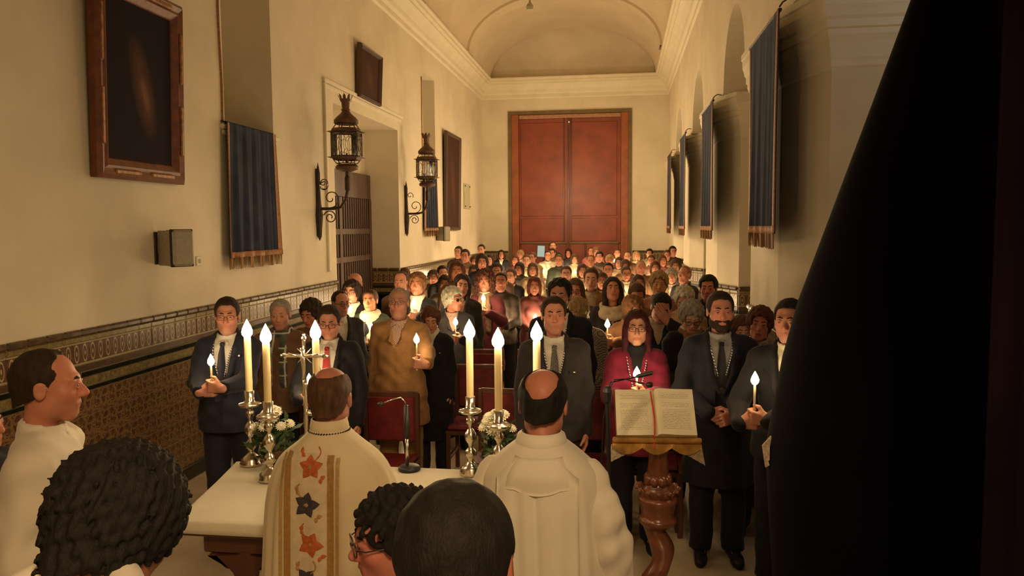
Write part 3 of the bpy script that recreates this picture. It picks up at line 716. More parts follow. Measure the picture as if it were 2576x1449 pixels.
for (yn, top, lab) in ((5.67, 3.635, 'long blue velvet banner hung on the pillar nearest the dark mantle'), (9.57, 3.635, 'long blue velvet banner on the second pillar of the arcade'),
                       (13.5, 3.72, 'narrow looking blue velvet banner on the third pillar of the arcade'), (17.3, 3.74, 'slim blue velvet banner on the last pillar by the back wall')):
    o = hanging('blue_banner', lab, [(1.07, yn, top), (1.07, yn+1.20, top)], (-1, 0, 0), top-2.085, 4, .018, 'banners on the arcade pillars')
    MB().tube([(.0, -.02, .0), (.02, -.03, .03), (.05, -.06, .045), (.09, -.10, .03)], .006, 6).build('hook', M_IRON, o)
    MB().tube([(.012, 0, -.01), (0, 1.22, -.01)], .012, 8).build('rod', M_IRON, o)
# ================================================================== ALTAR TABLE AND WHAT STANDS ON IT
TZ = .95
tb = empty('altar_table', (-1.1, 3.3, 0)); tag(tb, 'wooden altar table with carved brackets under a white cloth, in front of the two celebrants', 'table')
def rel(o, x, y, z=0): return (x-o.location.x, y-o.location.y, z-o.location.z)
TP = [(-1.82, 2.89), (-.27, 2.89), (-.27, 3.70), (-1.97, 3.70)]
MB().prism([rel(tb, x, y)[:2] for x, y in TP], TZ-.06, TZ-.012).build('tabletop', M_WOOD, tb)
MB().bbox(-.62, .72, -.34, -.31, TZ-.16, TZ-.06).bbox(-.62, .72, .31, .34, TZ-.16, TZ-.06).bbox(-.64, -.61, -.34, .34, TZ-.16, TZ-.06).bbox(.7, .73, -.34, .34, TZ-.16, TZ-.06).build('apron', M_WOOD, tb)
for sx in (-.46, .62):
    for sy in (-.3, .3):
        MB().lathe([(.05, 0), (.055, .04), (.03, .07), (.045, .2), (.03, .3), (.05, .5), (.032, .62), (.045, .7), (.045, .80)], 14, (sx, sy, 0)).build('leg', M_WOOD, tb)
    br = []
    for i in range(11):
        t = i/10; br.append((t*.16, .16*(1-t)**1.6+.012*math.sin(t*14)))
    for s in (-1, 1):
        m = MB(); pts = [(sx+s*x, -.345, TZ-.16-z) for x, z in br]+[(sx, -.345, TZ-.16)]
        n = len(pts); m.v = pts+[(x, y+.05, z) for x, y, z in pts]; m.f = [tuple(range(n)), tuple(range(n, 2*n))[::-1]]+[(k, k+n, (k+1) % n+n, (k+1) % n) for k in range(n)]
        m.build('carved_bracket', M_WOOD, tb)
# the cloth: a sheet over the top with soft edges dropping a little
def quadpt(u, v):
    a, b, c, d = [Vector((x, y, 0)) for x, y in TP]; return (a*(1-u)+b*u)*(1-v)+(d*(1-u)+c*u)*v
G = []
us = [-.012, -.006, .0, .006]+list(np.linspace(.03, .97, 30))+[.994, 1.0, 1.006, 1.012]; vs_ = [-.02, -.012, 0, .012]+list(np.linspace(.05, .95, 16))+[.988, 1.0, 1.012, 1.02]
for i, u in enumerate(us):
    row = []
    for j, v in enumerate(vs_):
        e = min(i, j, len(us)-1-i, len(vs_)-1-j); dz = [-.045, -.02, -.004, 0][e] if e < 4 else 0
        p = quadpt(u, v); row.append((p.x, p.y, TZ+dz+.0025*math.sin(9*u+3*v)*math.sin(7*v)))
    G.append(row)
tag(MB().grid(G, False, .006).build('altar_cloth', M_ALTARCLOTH, None, True), 'white cloth spread over the altar table', 'tablecloth')

STICK = [(.0, 0), (.055, 0), (.058, .012), (.05, .02), (.052, .03), (.034, .045), (.018, .06), (.014, .075), (.026, .09), (.03, .105), (.022, .12), (.012, .135), (.014, .15), (.028, .17), (.031, .19), (.022, .21), (.011, .225), (.012, .24), (.024, .255), (.02, .272), (.013, .285), (.02, .295), (.052, .302), (.058, .312), (.05, .318), (.03, .322), (.022, .335), (.024, .38), (.0, .38)]
def flame(parent, z, s=1.0, x=0, y=0, mat=None):
    return MB().lathe([(.0, -.002), (.009*s, .001*s), (.0155*s, .010*s), (.0165*s, .019*s), (.012*s, .032*s), (.0055*s, .044*s), (0.0005, .054*s)], 8, (x, y, z), cap=False).build('flame', mat or M_FLAME, parent, True)
def candle(name, loc, h, r, label, group, fs=1.0, lean=(0, 0)):
    c = empty(name, loc); tag(c, label, 'candle', group)
    c.rotation_euler = (lean[0], lean[1], 0)
    MB().lathe([(r*.97, 0), (r, .004), (r, h*.5), (r*.98, h-.008), (r*.86, h-.001), (r*.5, h-.004), (0, h-.006)], 14).build('wax', M_WAX, c, True)
    MB().lathe([(.0016, 0), (.0016, .014)], 6, (0, 0, h-.007)).build('wick', M_WICK, c)
    flame(c, h-.002, fs, 0, 0, M_TAPERFLAME if name == 'taper' and loc[1] > 6.6 else M_FLAME); return c
AC = [(622, 848, 'furthest left on the altar'), (669, 862, 'in front of the left flowers'),
      (794, 852, 'right next to the crucifix'), (1181, 850, 'in the middle of the altar beside the right flowers'),
      (1253, 874, 'just in front of the right flowers'), (1350, 856, 'behind the head of the white robed celebrant')]
for i, (u, v, w) in enumerate(AC):
    Y = (3.64, 3.42, 3.52, 3.62, 3.36, 3.50)[i]
    p = onY(u, v, Y); hz = TZ+.004
    st = MB().lathe(STICK, 18).build('candlestick', M_SILVER, None, True); st.location = (p[0], p[1], hz); tag(st, 'turned silver candlestick '+w, 'candlestick', 'six altar candlesticks')
    zt = p[2]; candle('altar_candle', (p[0], p[1], hz+.365), zt-hz-.365, .0175, 'tall lit wax candle '+w, 'six tall altar candles', 1.7)
# crucifix
p = onY(768, 985, 3.5); cz = onY(768, 895, 3.5)[2]; cr = empty('crucifix', (p[0], 3.5, TZ+.004)); tag(cr, 'silver standing crucifix on a slender stem by the left candles', 'crucifix')
zc = cz-cr.location.z
MB().lathe([(0, 0), (.06, 0), (.06, .02), (.03, .04), (.014, .07), (.025, .1), (.012, .14), (.01, zc-.2), (.022, zc-.17), (.01, zc-.14), (.012, zc-.12)], 16).build('stem', M_SILVER, cr, True)
R = Matrix.Rotation(math.radians(-4), 4, 'Y')
m = MB().bbox(-.008, .008, -.006, .006, zc-.13, zc+.075, .003).bbox(-.095, .095, -.006, .006, zc-.008, zc+.008, .003)
for x, z in ((-.1, zc), (.1, zc), (0, zc+.085)):
    m.ball((x, 0, z), (.013, .008, .013)).ball((x+(.016 if x > 0 else -.016 if x < 0 else 0), 0, z+(.016 if x == 0 else 0)), .007)
m.build('cross', M_SILVER, cr)
MB().tube([(0, -.014, zc+.03), (0, -.02, zc-.01), (.003, -.02, zc-.06), (-.002, -.016, zc-.115)], [.006, .012, .009, .005], 8).tube([(-.075, -.012, zc+.012), (-.03, -.016, zc+.002), (0, -.018, zc-.004), (.03, -.016, zc+.002), (.075, -.012, zc+.012)], [.004, .006, .008, .006, .004], 6).ball((0, -.024, zc+.035), .011).build('figure', M_SILVER, cr, True)
for k in range(8):
    a = PI/4+k*PI/2 if k < 4 else k*PI/2+PI/8
    if k < 4: MB().tube([(0.012*math.cos(a), 0, zc+.012*math.sin(a)), (.05*math.cos(a), 0, zc+.05*math.sin(a))], [.004, .001], 5).build('ray', M_SILVER, cr)
# flowers
def bouquet(u0, u1, v0, v1, Y, label):
    a, b = onY(u0, v0, Y), onY(u1, v1, Y); c = (a+b)/2; w = abs(b[0]-a[0])/2; zt = a[2]; r = empty('flower_arrangement', (c[0], Y, TZ+.004)); tag(r, label, 'flowers', 'flowers on the altar')
    hz = zt-r.location.z
    MB().lathe([(0, 0), (.045, 0), (.05, .02), (.035, .04), (.06, .09), (.055, .10), (0, .095)], 16).build('bowl', M_COPPER, r, True)
    rr = random.Random(int(u0)); lf = MB()
    for k in range(170):
        t = rr.random()*2*PI; e = rr.random()*.5*PI; q = .55+.45*rr.random()
        d = Vector((math.cos(t)*math.cos(e)*w*1.02, math.sin(t)*math.cos(e)*min(w, .10), .08+math.sin(e)*(hz-.10)))*q; d.z = max(d.z, .05)
        n_ = Vector((rr.uniform(-1, 1), rr.uniform(-1, 1), rr.uniform(-.3, 1))).normalized(); s_ = n_.orthogonal().normalized()*.012
        lf.add([d, d+n_*.028+s_, d+n_*.06, d+n_*.028-s_], [(0, 1, 2, 3)])
    tag(lf.build('foliage', M_LEAF, r), kind='stuff')
    pm = MB()
    for k in range(14):
        for lay, (r1, zz) in enumerate(((.034, .004), (.026, .013))):
            t = 2*PI*(k+.5*lay)/14; cs, sn = math.cos(t), math.sin(t); ww = .007
            pm.add([(cs*.004, sn*.004, zz*.3), (cs*r1*.6-sn*ww, sn*r1*.6+cs*ww, zz), (cs*r1, sn*r1, zz*.8), (cs*r1*.6+sn*ww, sn*r1*.6-cs*ww, zz)], [(0, 1, 2, 3)])
    pm.ball((0, 0, .008), (.010, .010, .006), 8, 5); fm = pm.mesh('flower', M_PETAL)
    for k in range(15):
        t = -.2-PI*rr.random() if k % 3 else rr.random()*2*PI; e = (.1+.85*rr.random())*.5*PI
        if k < 8: t = -PI*(k+.5)/8; e = .25*PI+.15*PI*((k*3) % 4)/3*1.4
        d = Vector((math.cos(t)*math.cos(e)*w, math.sin(t)*math.cos(e)*min(w, .11), .07+math.sin(e)*(hz-.07)))
        o = link('flower', fm, r); o.location = d; o.rotation_mode = 'QUATERNION'; nrm = Vector((d.x, d.y*1.2-.06, (d.z-.10)*1.1)).normalized(); o.rotation_quaternion = nrm.to_track_quat('Z', 'Y'); q = rr.uniform(.8, 1.2); o.scale = (q, q, q)
bouquet(632, 752, 1028, 1140, 3.60, 'white chrysanthemums and leaves beside the left altar candles')
bouquet(1203, 1302, 1036, 1120, 3.58, 'white chrysanthemums and leaves beside the middle altar candles')
# altar microphone
p = onZ(1030, 1180, TZ+.006); mc = empty('altar_microphone', (p[0], p[1], TZ+.004)); tag(mc, 'gooseneck microphone on a round black base lying on the white altar cloth', 'microphone')
MB().lathe([(0, 0), (.055, 0), (.055, .012), (.045, .020), (.012, .024), (0, .024)], 24).build('base', M_BLACK, mc, True)
zs = [onY(1026, v, p[1])[2]-mc.location.z for v in (1170, 1096, 1020, 1005)]
MB().lathe([(.009, .02), (.009, zs[1]), (.008, zs[1])], 12, (-.01, 0, 0)).build('pole', M_CHROME, mc, True)
MB().lathe([(.014, zs[1]-.01), (.015, zs[1]+.02), (.013, zs[2])], 12, (-.01, 0, 0)).build('grip', M_BLACK, mc, True)
MB().tube([(-.01, 0, zs[2]), (-.015, -.005, zs[3]-.01), (-.035, -.01, zs[3]+.012), (-.07, -.015, zs[3]+.004), (-.125, -.02, zs[3]-.018)], .0035, 6).build('gooseneck', M_CHROME, mc, True)
MB().ball((-.135, -.022, zs[3]-.022), (.016, .012, .012), 12, 8).build('capsule', M_BLACK, mc, True)

# ================================================================== LECTERN, BOOK AND MICROPHONE STAND
LY = 4.28; p = onY(1655, 1200, LY); lc = empty('lectern', (p[0], LY, 0)); tag(lc, 'carved wooden lectern with twisted column and scalloped gilt desk edge', 'lectern')
def lz(v, Y=LY): return onY(1655, v, Y)[2]
M_CARVED = varied('carved_wood', (.17, .055, .025), .3, 12, .3, 40, .25, .004, spec=.6, coat=.3)
m = MB(); rings = []
for i in range(46):
    z = .14+(lz(1318)-.14)*i/45; t = z*2*PI/.36+.6; rr_ = .062+.006*math.sin(t*2); rings.append([(.030*math.cos(t)+rr_*math.cos(2*PI*k/18), .030*math.sin(t)+rr_*math.sin(2*PI*k/18), z) for k in range(18)])
m.v = [q for rg in rings for q in rg]
for i in range(45):
    for k in range(18): m.f.append((i*18+k, i*18+(k+1) % 18, (i+1)*18+(k+1) % 18, (i+1)*18+k))
m.build('twisted_shaft', M_CARVED, lc, True)
MB().lathe([(0, 0), (.2, 0), (.21, .03), (.16, .05), (.17, .08), (.12, .11), (.1, .15), (0, .15)], 24).build('base', M_CARVED, lc, True)
z = lambda v: lz(v)
MB().lathe([(.085, z(1320)), (.102, z(1312)), (.108, z(1306)), (.10, z(1300)), (.088, z(1295)), (.095, z(1280)), (.105, z(1262)), (.112, z(1255)), (.104, z(1248)), (.07, z(1240))], 24).build('collar', M_CARVED, lc, True)
for k in range(12):
    t = 2*PI*k/12; MB().ball((0, 0, 0), (.012, .031, .042), 8, 6).ball((.010, 0, .030), (.012, .016, .012), 8, 5).build('carved_leaf', M_CARVED, lc, True).matrix_local = Matrix.Rotation(t, 4, 'Z') @ Matrix.Translation((.093, 0, z(1236))) @ Matrix.Rotation(.55, 4, 'Y')
for k in range(8):
    t = 2*PI*(k+.5)/8; MB().ball((.052*math.cos(t), .052*math.sin(t), z(1205)), (.03, .03, .036), 8, 6).build('carved_bud', M_CARVED, lc, True)
MB().lathe([(.09, z(1248)), (.10, z(1236)), (.07, z(1222)), (.05, z(1210)), (.06, z(1190)), (.055, z(1170)), (.05, z(1145)), (.06, z(1125)), (.075, z(1112)), (.0, z(1110))], 24).build('neck', M_CARVED, lc, True)
# desk: tilted board facing the reader (towards the camera)
b0 = onY(1652, 1096, 4.14); bz = b0[2]; tl = math.radians(46)
D = Matrix.Translation((b0[0]-lc.location.x, 4.14-LY, bz-.012)) @ Matrix.Rotation(math.radians(3.5), 4, 'Z') @ Matrix.Rotation(tl, 4, 'X')
MB().bbox(-.205, .205, -.01, .27, -.03, -.008, .006, D).build('desk_board', M_GILT, lc)
MB().bbox(-.235, .235, -.03, .0, -.03, .012, .006, D).build('ledge', M_GILT, lc)
sw = []
for i in range(49):
    u = -1+2*i/48; dp = .022+.034*abs(math.cos(u*1.5*PI))**1.0*(1 if True else 0)
    sw.append([(D @ Vector((u*.235, -.022, -.022)))+Vector((0, -.004, 0)), (D @ Vector((u*.235, -.022, -.022)))+Vector((0, -.008, -dp))])
MB().grid(sw, False, .012).build('scalloped_edge', M_GILT, lc)
M_LACE = varied('lace', (.42, .33, .22), .8, 120, .35, 150, .6, .003)
for s in (-1, 1):
    L_ = []
    for i in range(13):
        t = i/12; q = D @ Vector((s*.24, -.02+.02*t, -.03)); e = .10+.07*t+.010*math.sin(t*26)
        L_.append([q+Vector((-s*(1-t)*.13, -.004, -.022)), q+Vector((-s*(1-t)*.13+s*.02*t, .0, -.022-.1*t*1.0-.012*abs(math.sin(t*20)))) ])
    MB().grid(L_, s > 0, .004).build('lace_corner', M_LACE, lc)
# book
bk = empty('open_missal', lc.location+(D @ Vector((0, .005, .0)))); bk.rotation_mode = 'QUATERNION'; bk.rotation_quaternion = D.to_quaternion(); tag(bk, 'large open book with printed pages and red ribbon on the lectern', 'book')
def page_mat():
    m, nt, b = new_mat('printed_page'); tc = nt.nodes.new('ShaderNodeTexCoord'); sp = nt.nodes.new('ShaderNodeSeparateXYZ'); nt.links.new(tc.outputs['Object'], sp.inputs[0])
    x, y = sp.outputs['X'], sp.outputs['Y']
    ln = mth(nt, 'LESS_THAN', mth(nt, 'ABSOLUTE', mth(nt, 'SUBTRACT', mth(nt, 'FRACT', mth(nt, 'MULTIPLY', y, 95)), .5)), .2)
    nv = nt.nodes.new('ShaderNodeMapping'); nv.inputs['Scale'].default_value = (330, 95, 1); nt.links.new(tc.outputs['Object'], nv.inputs[0])
    wd = mth(nt, 'GREATER_THAN', noise(nt, nv.outputs[0], 1.0, 1), .46)
    ax = mth(nt, 'ABSOLUTE', mth(nt, 'SUBTRACT', mth(nt, 'ABSOLUTE', x), .112)); inx = mth(nt, 'LESS_THAN', ax, .075)
    par = mth(nt, 'GREATER_THAN', noise(nt, coords(nt, 'Object', (.5, 26, 1)), 1.0, 1), .42)
    iny = mth(nt, 'LESS_THAN', mth(nt, 'ABSOLUTE', mth(nt, 'SUBTRACT', y, .145)), .112)
    k = mth(nt, 'MULTIPLY', mth(nt, 'MULTIPLY', ln, wd), mth(nt, 'MULTIPLY', mth(nt, 'MULTIPLY', inx, iny), par))
    nt.links.new(mixc(nt, mth(nt, 'MULTIPLY', k, .55), (.70, .63, .44), (.16, .13, .08)), b.inputs['Base Color']); b.inputs['Roughness'].default_value = .7; return m
M_PAGE = page_mat(); M_PAGEEDGE = varied('page_edge', (.55, .45, .26), .8, 90, .2)
for s in (-1, 1):
    T = .018 if s < 0 else .028
    prof = [(0.0, .004), (.008, T*.9), (.025, T*1.25), (.05, T*1.2), (.10, T), (.16, T*.92), (.212, T*.9)]
    MB().grid([[(s*x, y, z_) for y in (.0, .285)] for x, z_ in prof], s > 0).build('page', M_PAGE, bk, True)
    m = MB()
    for y in (.0, .285):
        n0 = len(m.v); m.v += [(s*x, y, z_-.0005) for x, z_ in prof]+[(s*x, y, 0) for x, _ in prof]; n = len(prof)
        m.f += [(n0+i, n0+i+1, n0+n+i+1, n0+n+i) for i in range(n-1)]
    x, z_ = prof[-1]; m.add([(s*x, 0, 0), (s*x, .285, 0), (s*x, .285, z_), (s*x, 0, z_)], [(0, 1, 2, 3)]); m.build('page_block', M_PAGEEDGE, bk)
    MB().bbox(min(0, s*.217), max(0, s*.217), -.006, .291, -.006, .0, .002).build('cover', M_WOOD, bk)
MB().grid([[(x-.012+.006*math.sin(y*16), y, zz) for x in (-.004, .004)] for y, zz in [(.29, .018), (.24, .024), (.18, .025), (.1, .026), (.02, .026), (-.01, .022), (-.03, .0), (-.06, -.02)]], True, .001).build('ribbon', varied('red_ribbon', (.55, .035, .02), .5), bk)
# microphone stand
SY = 4.0; p = onY(1528, 1000, SY); ms = empty('microphone_stand', (p[0], SY, 0)); tag(ms, 'black stand with two gooseneck microphones beside the lectern', 'microphone')
zt = onY(1520, 985, SY)[2]
MB().tube([(.03, 0, .02), (.0, 0, zt-.05)], .012, 10).build('pole', M_BLACK, ms); MB().lathe([(0, 0), (.13, 0), (.13, .02), (.03, .035), (0, .035)], 24, (.03, 0, 0)).build('base', M_BLACK, ms)
MB().lathe([(.014, -.06), (.022, -.05), (.024, .0), (.018, .02), (.01, .03)], 12, (0, 0, zt)).build('clamp', M_BLACK, ms)
def rp(u, v, dy=0): q = onY(u, v, SY+dy); return Vector(q)-ms.location
MB().tube([(0, 0, zt), rp(1536, 962), rp(1560, 957, .02), rp(1600, 948, .04)], .004, 6).build('gooseneck', M_BLACK, ms)
MB().tube([rp(1597, 949, .04), rp(1606, 946, .04), rp(1640, 938, .05), rp(1643, 937, .05)], [.004, .011, .012, .006], 10).build('microphone_head', M_BLACK, ms)
MB().tube([(0, 0, zt-.01), rp(1545, 955), rp(1570, 953, .02), rp(1622, 966, .0)], .0035, 6).build('gooseneck', M_BLACK, ms)
MB().ball(rp(1634, 968, 0), (.020, .016, .016), 12, 8).build('microphone_head', M_BLACK, ms, True)
MB().tube([(0, .01, zt-.04), (-.02, .02, zt-.15), (-.03, .02, zt-.4), (-.02, .02, .1)], .004, 6).build('cable', M_BLACK, ms)

# ================================================================== DARK MANTLE AND CURTAIN AT THE SIDE
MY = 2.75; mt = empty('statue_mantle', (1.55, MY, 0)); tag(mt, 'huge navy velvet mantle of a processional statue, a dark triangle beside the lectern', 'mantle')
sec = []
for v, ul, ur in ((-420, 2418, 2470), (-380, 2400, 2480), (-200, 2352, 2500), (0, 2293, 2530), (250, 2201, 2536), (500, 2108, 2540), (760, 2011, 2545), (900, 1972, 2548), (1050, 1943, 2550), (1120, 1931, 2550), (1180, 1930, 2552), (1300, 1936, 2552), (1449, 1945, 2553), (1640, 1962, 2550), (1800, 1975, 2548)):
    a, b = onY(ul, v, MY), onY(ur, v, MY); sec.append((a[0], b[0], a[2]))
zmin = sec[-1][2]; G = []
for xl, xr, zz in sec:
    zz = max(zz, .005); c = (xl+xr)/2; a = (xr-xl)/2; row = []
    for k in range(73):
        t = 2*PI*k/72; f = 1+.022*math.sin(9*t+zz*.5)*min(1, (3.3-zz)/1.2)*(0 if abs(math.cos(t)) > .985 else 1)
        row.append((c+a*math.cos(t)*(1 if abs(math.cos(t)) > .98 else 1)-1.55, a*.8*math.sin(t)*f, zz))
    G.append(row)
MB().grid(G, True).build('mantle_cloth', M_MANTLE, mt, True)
c0 = onY(1925, 1100, MY); lace = []
for (pts) in ([(1940, 1098), (1957, 1103), (1950, 1122), (1956, 1130), (1940, 1140), (1944, 1150), (1933, 1160), (1936, 1170), (1926, 1176), (1922, 1150), (1918, 1122)],):
    q = [Vector(onY(u, v, MY-.03))-mt.location for u, v in pts]; n = len(q); m = MB(); m.v = [tuple(a) for a in q]+[tuple(a+Vector((0, .012, 0))) for a in q]
    m.f = [tuple(range(n))[::-1], tuple(range(n, 2*n))]+[(k, (k+1) % n, (k+1) % n+n, k+n) for k in range(n)]; m.build('lace_cuff', M_LACE, mt)
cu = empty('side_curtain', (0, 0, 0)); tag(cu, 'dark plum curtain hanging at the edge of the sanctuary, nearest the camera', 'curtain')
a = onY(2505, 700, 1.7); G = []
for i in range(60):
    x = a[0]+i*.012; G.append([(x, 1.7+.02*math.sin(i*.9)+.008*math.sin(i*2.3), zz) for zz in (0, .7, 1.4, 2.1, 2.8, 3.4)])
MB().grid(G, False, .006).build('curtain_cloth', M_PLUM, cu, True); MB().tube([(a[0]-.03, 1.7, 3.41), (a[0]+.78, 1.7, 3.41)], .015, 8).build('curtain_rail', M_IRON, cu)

# ================================================================== CHAIRS
def make_chair():
    r = empty('chair'); 
    for sx in (-1, 1):
        MB().bbox(sx*.2-.018, sx*.2+.018, -.21, -.174, 0, .43, .006).build('leg', M_WOOD, r)
        MB().bbox(sx*.2-.018, sx*.2+.018, .18, .216, 0, .93, .006).build('leg', M_WOOD, r)
        MB().bbox(sx*.2-.012, sx*.2+.012, -.18, .18, .17, .2, .004).build('side_rail', M_WOOD, r)
    MB().bbox(-.22, .22, -.22, .22, .40, .435, .006).build('seat_frame', M_WOOD, r)
    MB().bbox(-.21, .21, -.215, .18, .435, .475, .018).build('seat_cushion', M_REDSEAT, r)
    MB().bbox(-.185, .185, .175, .21, .56, .90, .014).build('backrest', M_REDSEAT, r)
    MB().bbox(-.2, .2, .182, .212, .89, .935, .008).build('top_rail', M_WOOD, r)
    return r
CH = [(797, 5.36, 'red wooden chair right behind the embroidered celebrant'), (962, 5.32, 'red wooden chair by the altar microphone, below the taper of the tan raincoat'), 
      (1190, 7.35, 'red chair on the left of the aisle behind the altar candle'), (1262, 5.5, 'red chair on the right of the aisle beside the white flowers'), (1492, 5.5, 'red chair between the grey suit and the magenta coat'),
      (1780, 5.5, 'red chair behind the legs of the long overcoat'), (1925, 5.5, 'red chair next to the dark mantle'), (1635, 5.6, 'red chair behind the magenta coat'), (1205, 8.3, 'red chair further down the left of the aisle'), (1195, 6.5, 'red chair left of the aisle just past the microphone'), (1350, 7.4, 'red chair right of the aisle, second row')]
ch0 = None
for i, (u, Y, lab) in enumerate(CH):
    c = make_chair() if ch0 is None else copy_tree(ch0)
    if ch0 is None: ch0 = c
    p = onY(u, 1000, Y); c.location = (p[0], Y, 0); c.rotation_euler = (0, 0, random.uniform(-.06, .06)); tag(c, lab, 'chair', 'red chairs of the nave')
# ================================================================== PEOPLE
def nrm(v): v = np.asarray(v, float); return v/(np.linalg.norm(v)+1e-9)
HC = np.array([0, -.005, 1.602])          # head centre of the 1.72 m reference figure
def rot_head(V, hr):
    yaw, pit, rol = [math.radians(a) for a in hr]
    R = np.array((Matrix.Rotation(yaw, 3, 'Z') @ Matrix.Rotation(pit, 3, 'X') @ Matrix.Rotation(rol, 3, 'Y')))
    pv = np.array([0, .03, -.12]); return (V-pv) @ R.T+pv+HC
_hc = {}
def head_geo(var, res):
    """var: (sex, fat, seed) -> skin V, Q, tint + eye parts in head space (face towards -Y)"""
    k = (var, res)
    if k in _hc: return _hc[k]
    sex, fat, seed = var; r = random.Random(seed); j = lambda a: 1+r.uniform(-a, a)
    m = sex == 'm'; fw = (1.0 if m else .94)*(1+.06*fat)*j(.03)
    F = Field(seg_axis((-.105, .105, res)), seg_axis((-.137, .13, res)), seg_axis((-.24, .135, res)))
    F.ell((0, .015, .035), (.076, .097, .085), .02).ell((0, -.03, -.035), (.0585*fw, .066, .082), .035)
    F.cap((-.012, -.066, -.098*j(.03)), (.012, -.066, -.098), .019*(1.1 if m else .9), None, .028)
    for s in (-1, 1):
        F.ell((s*.040*fw, -.012, -.066), (.022*fw, .036, .03), .03)
        F.cap((s*.014, -.083, .026), (s*.042, -.074, .026), .010 if m else .008, None, .018)
        F.ell((s*.040*fw, -.060, -.022), (.022, .022, .02), .025)
    if fat > .5: F.ell((0, -.03, -.105), (.045, .05, .03), .03)
    nl = .111*j(.04); nw = (.0145 if m else .0125)*j(.12)
    for s in (-1, 1): F.ell((s*.031, -.102, .006), (.017, .016, .012), .014, True)
    F.cap((0, -.086, .012), (0, -nl, -.026), .0085, .0125, .014)
    F.ell((0, -nl+.003, -.031), (nw*.8, .012, .010), .006)
    for s in (-1, 1): F.ell((s*nw*.85, -.099, -.034), (.0075, .010, .007), .006)
    for s in (-1, 1):
        F.ell((s*.031, -.081, .005), (.0145, .0125, .0115), .004)
        F.chain([(s*.016, -.090, .0075), (s*.031, -.0935, .0125), (s*.047, -.081, .0075)], [.0048, .0056, .0045], .004)
        F.chain([(s*.018, -.089, -.0015), (s*.031, -.0915, -.0055), (s*.046, -.081, -.001)], [.004, .0048, .004], .004)
    F.cap((-.02, -.087, -.0615), (.02, -.087, -.0615), .006, None, .008); F.cap((0, -.092, -.060), (0, -.093, -.060), .0065, None, .01)
    F.cap((-.016, -.086, -.0735), (.016, -.086, -.0735), .0068, None, .008)
    F.cap((-.024, -.096, -.0672), (.024, -.096, -.0672), .0022, None, .003, True)
    for s in (-1, 1):
        F.ell((s*.0775, .010, -.004), (.009, .020, .032), .008); F.ell((s*.087, .004, -.002), (.006, .011, .018), .005, True)
    F.cap((0, .022, -.07), (0, .032, -.22), .047 if m else .041, .053 if m else .046, .03)
    F.ell((0, .05, -.25), (.11, .06, .055), .04)
    V, Q = F.poly(); V = V.astype(float); x, y, z = V[:, 0], V[:, 1], V[:, 2]
    T = np.ones((len(V), 3)); front = y < -.055
    lip = front & (np.abs(x) < .026) & (np.abs(z+.0675) < .0135-.007*(np.abs(x)/.026))
    T[lip] *= (.86, .66, .63) if m else (.80, .46, .45)
    chk = np.exp(-(((np.abs(x)-.04)/.022)**2+((z+.025)/.022)**2))*front; T *= 1-chk[:, None]*np.array([.0, .14, .14])
    nz = np.exp(-((x/.018)**2+((z+.028)/.018)**2))*(y < -.09); T *= 1-nz[:, None]*np.array([0, .12, .12])
    if m:
        st = np.clip((-.035-z)/.02, 0, 1)*np.clip((.0-y)/.04, 0, 1)*(~lip)*(z > -.13); T *= 1-st[:, None]*np.array([.18, .16, .13])
    es = np.exp(-(((np.abs(x)-.031)/.017)**2+((z-.006)/.011)**2))*front; T *= 1-es[:, None]*np.array([.32, .40, .40])
    parts = [(V, Q, 0)]
    def ball(c, rr, nu=10, nv=8):
        b = MB().ball(c, rr, nu, nv); qs = [f if len(f) == 4 else (f[0], f[1], f[2], f[2]) for f in b.f]; return np.array(b.v), np.array(qs)
    for s in (-1, 1):
        v, q = ball((s*.031, -.0832, .0035), .0118); parts.append((v, q, 1))
        v, q = ball((s*.031, -.0902, .0036), (.0070, .0060, .0066), 8, 6); parts.append((v, q, 2))
    _hc[k] = (parts, T); return _hc[k]
M_EYEW = varied('eye_white', (.40, .34, .29), .3, 30, .05); M_IRIS = varied('iris', (.03, .017, .01), .15, 30, .3, spec=.7)

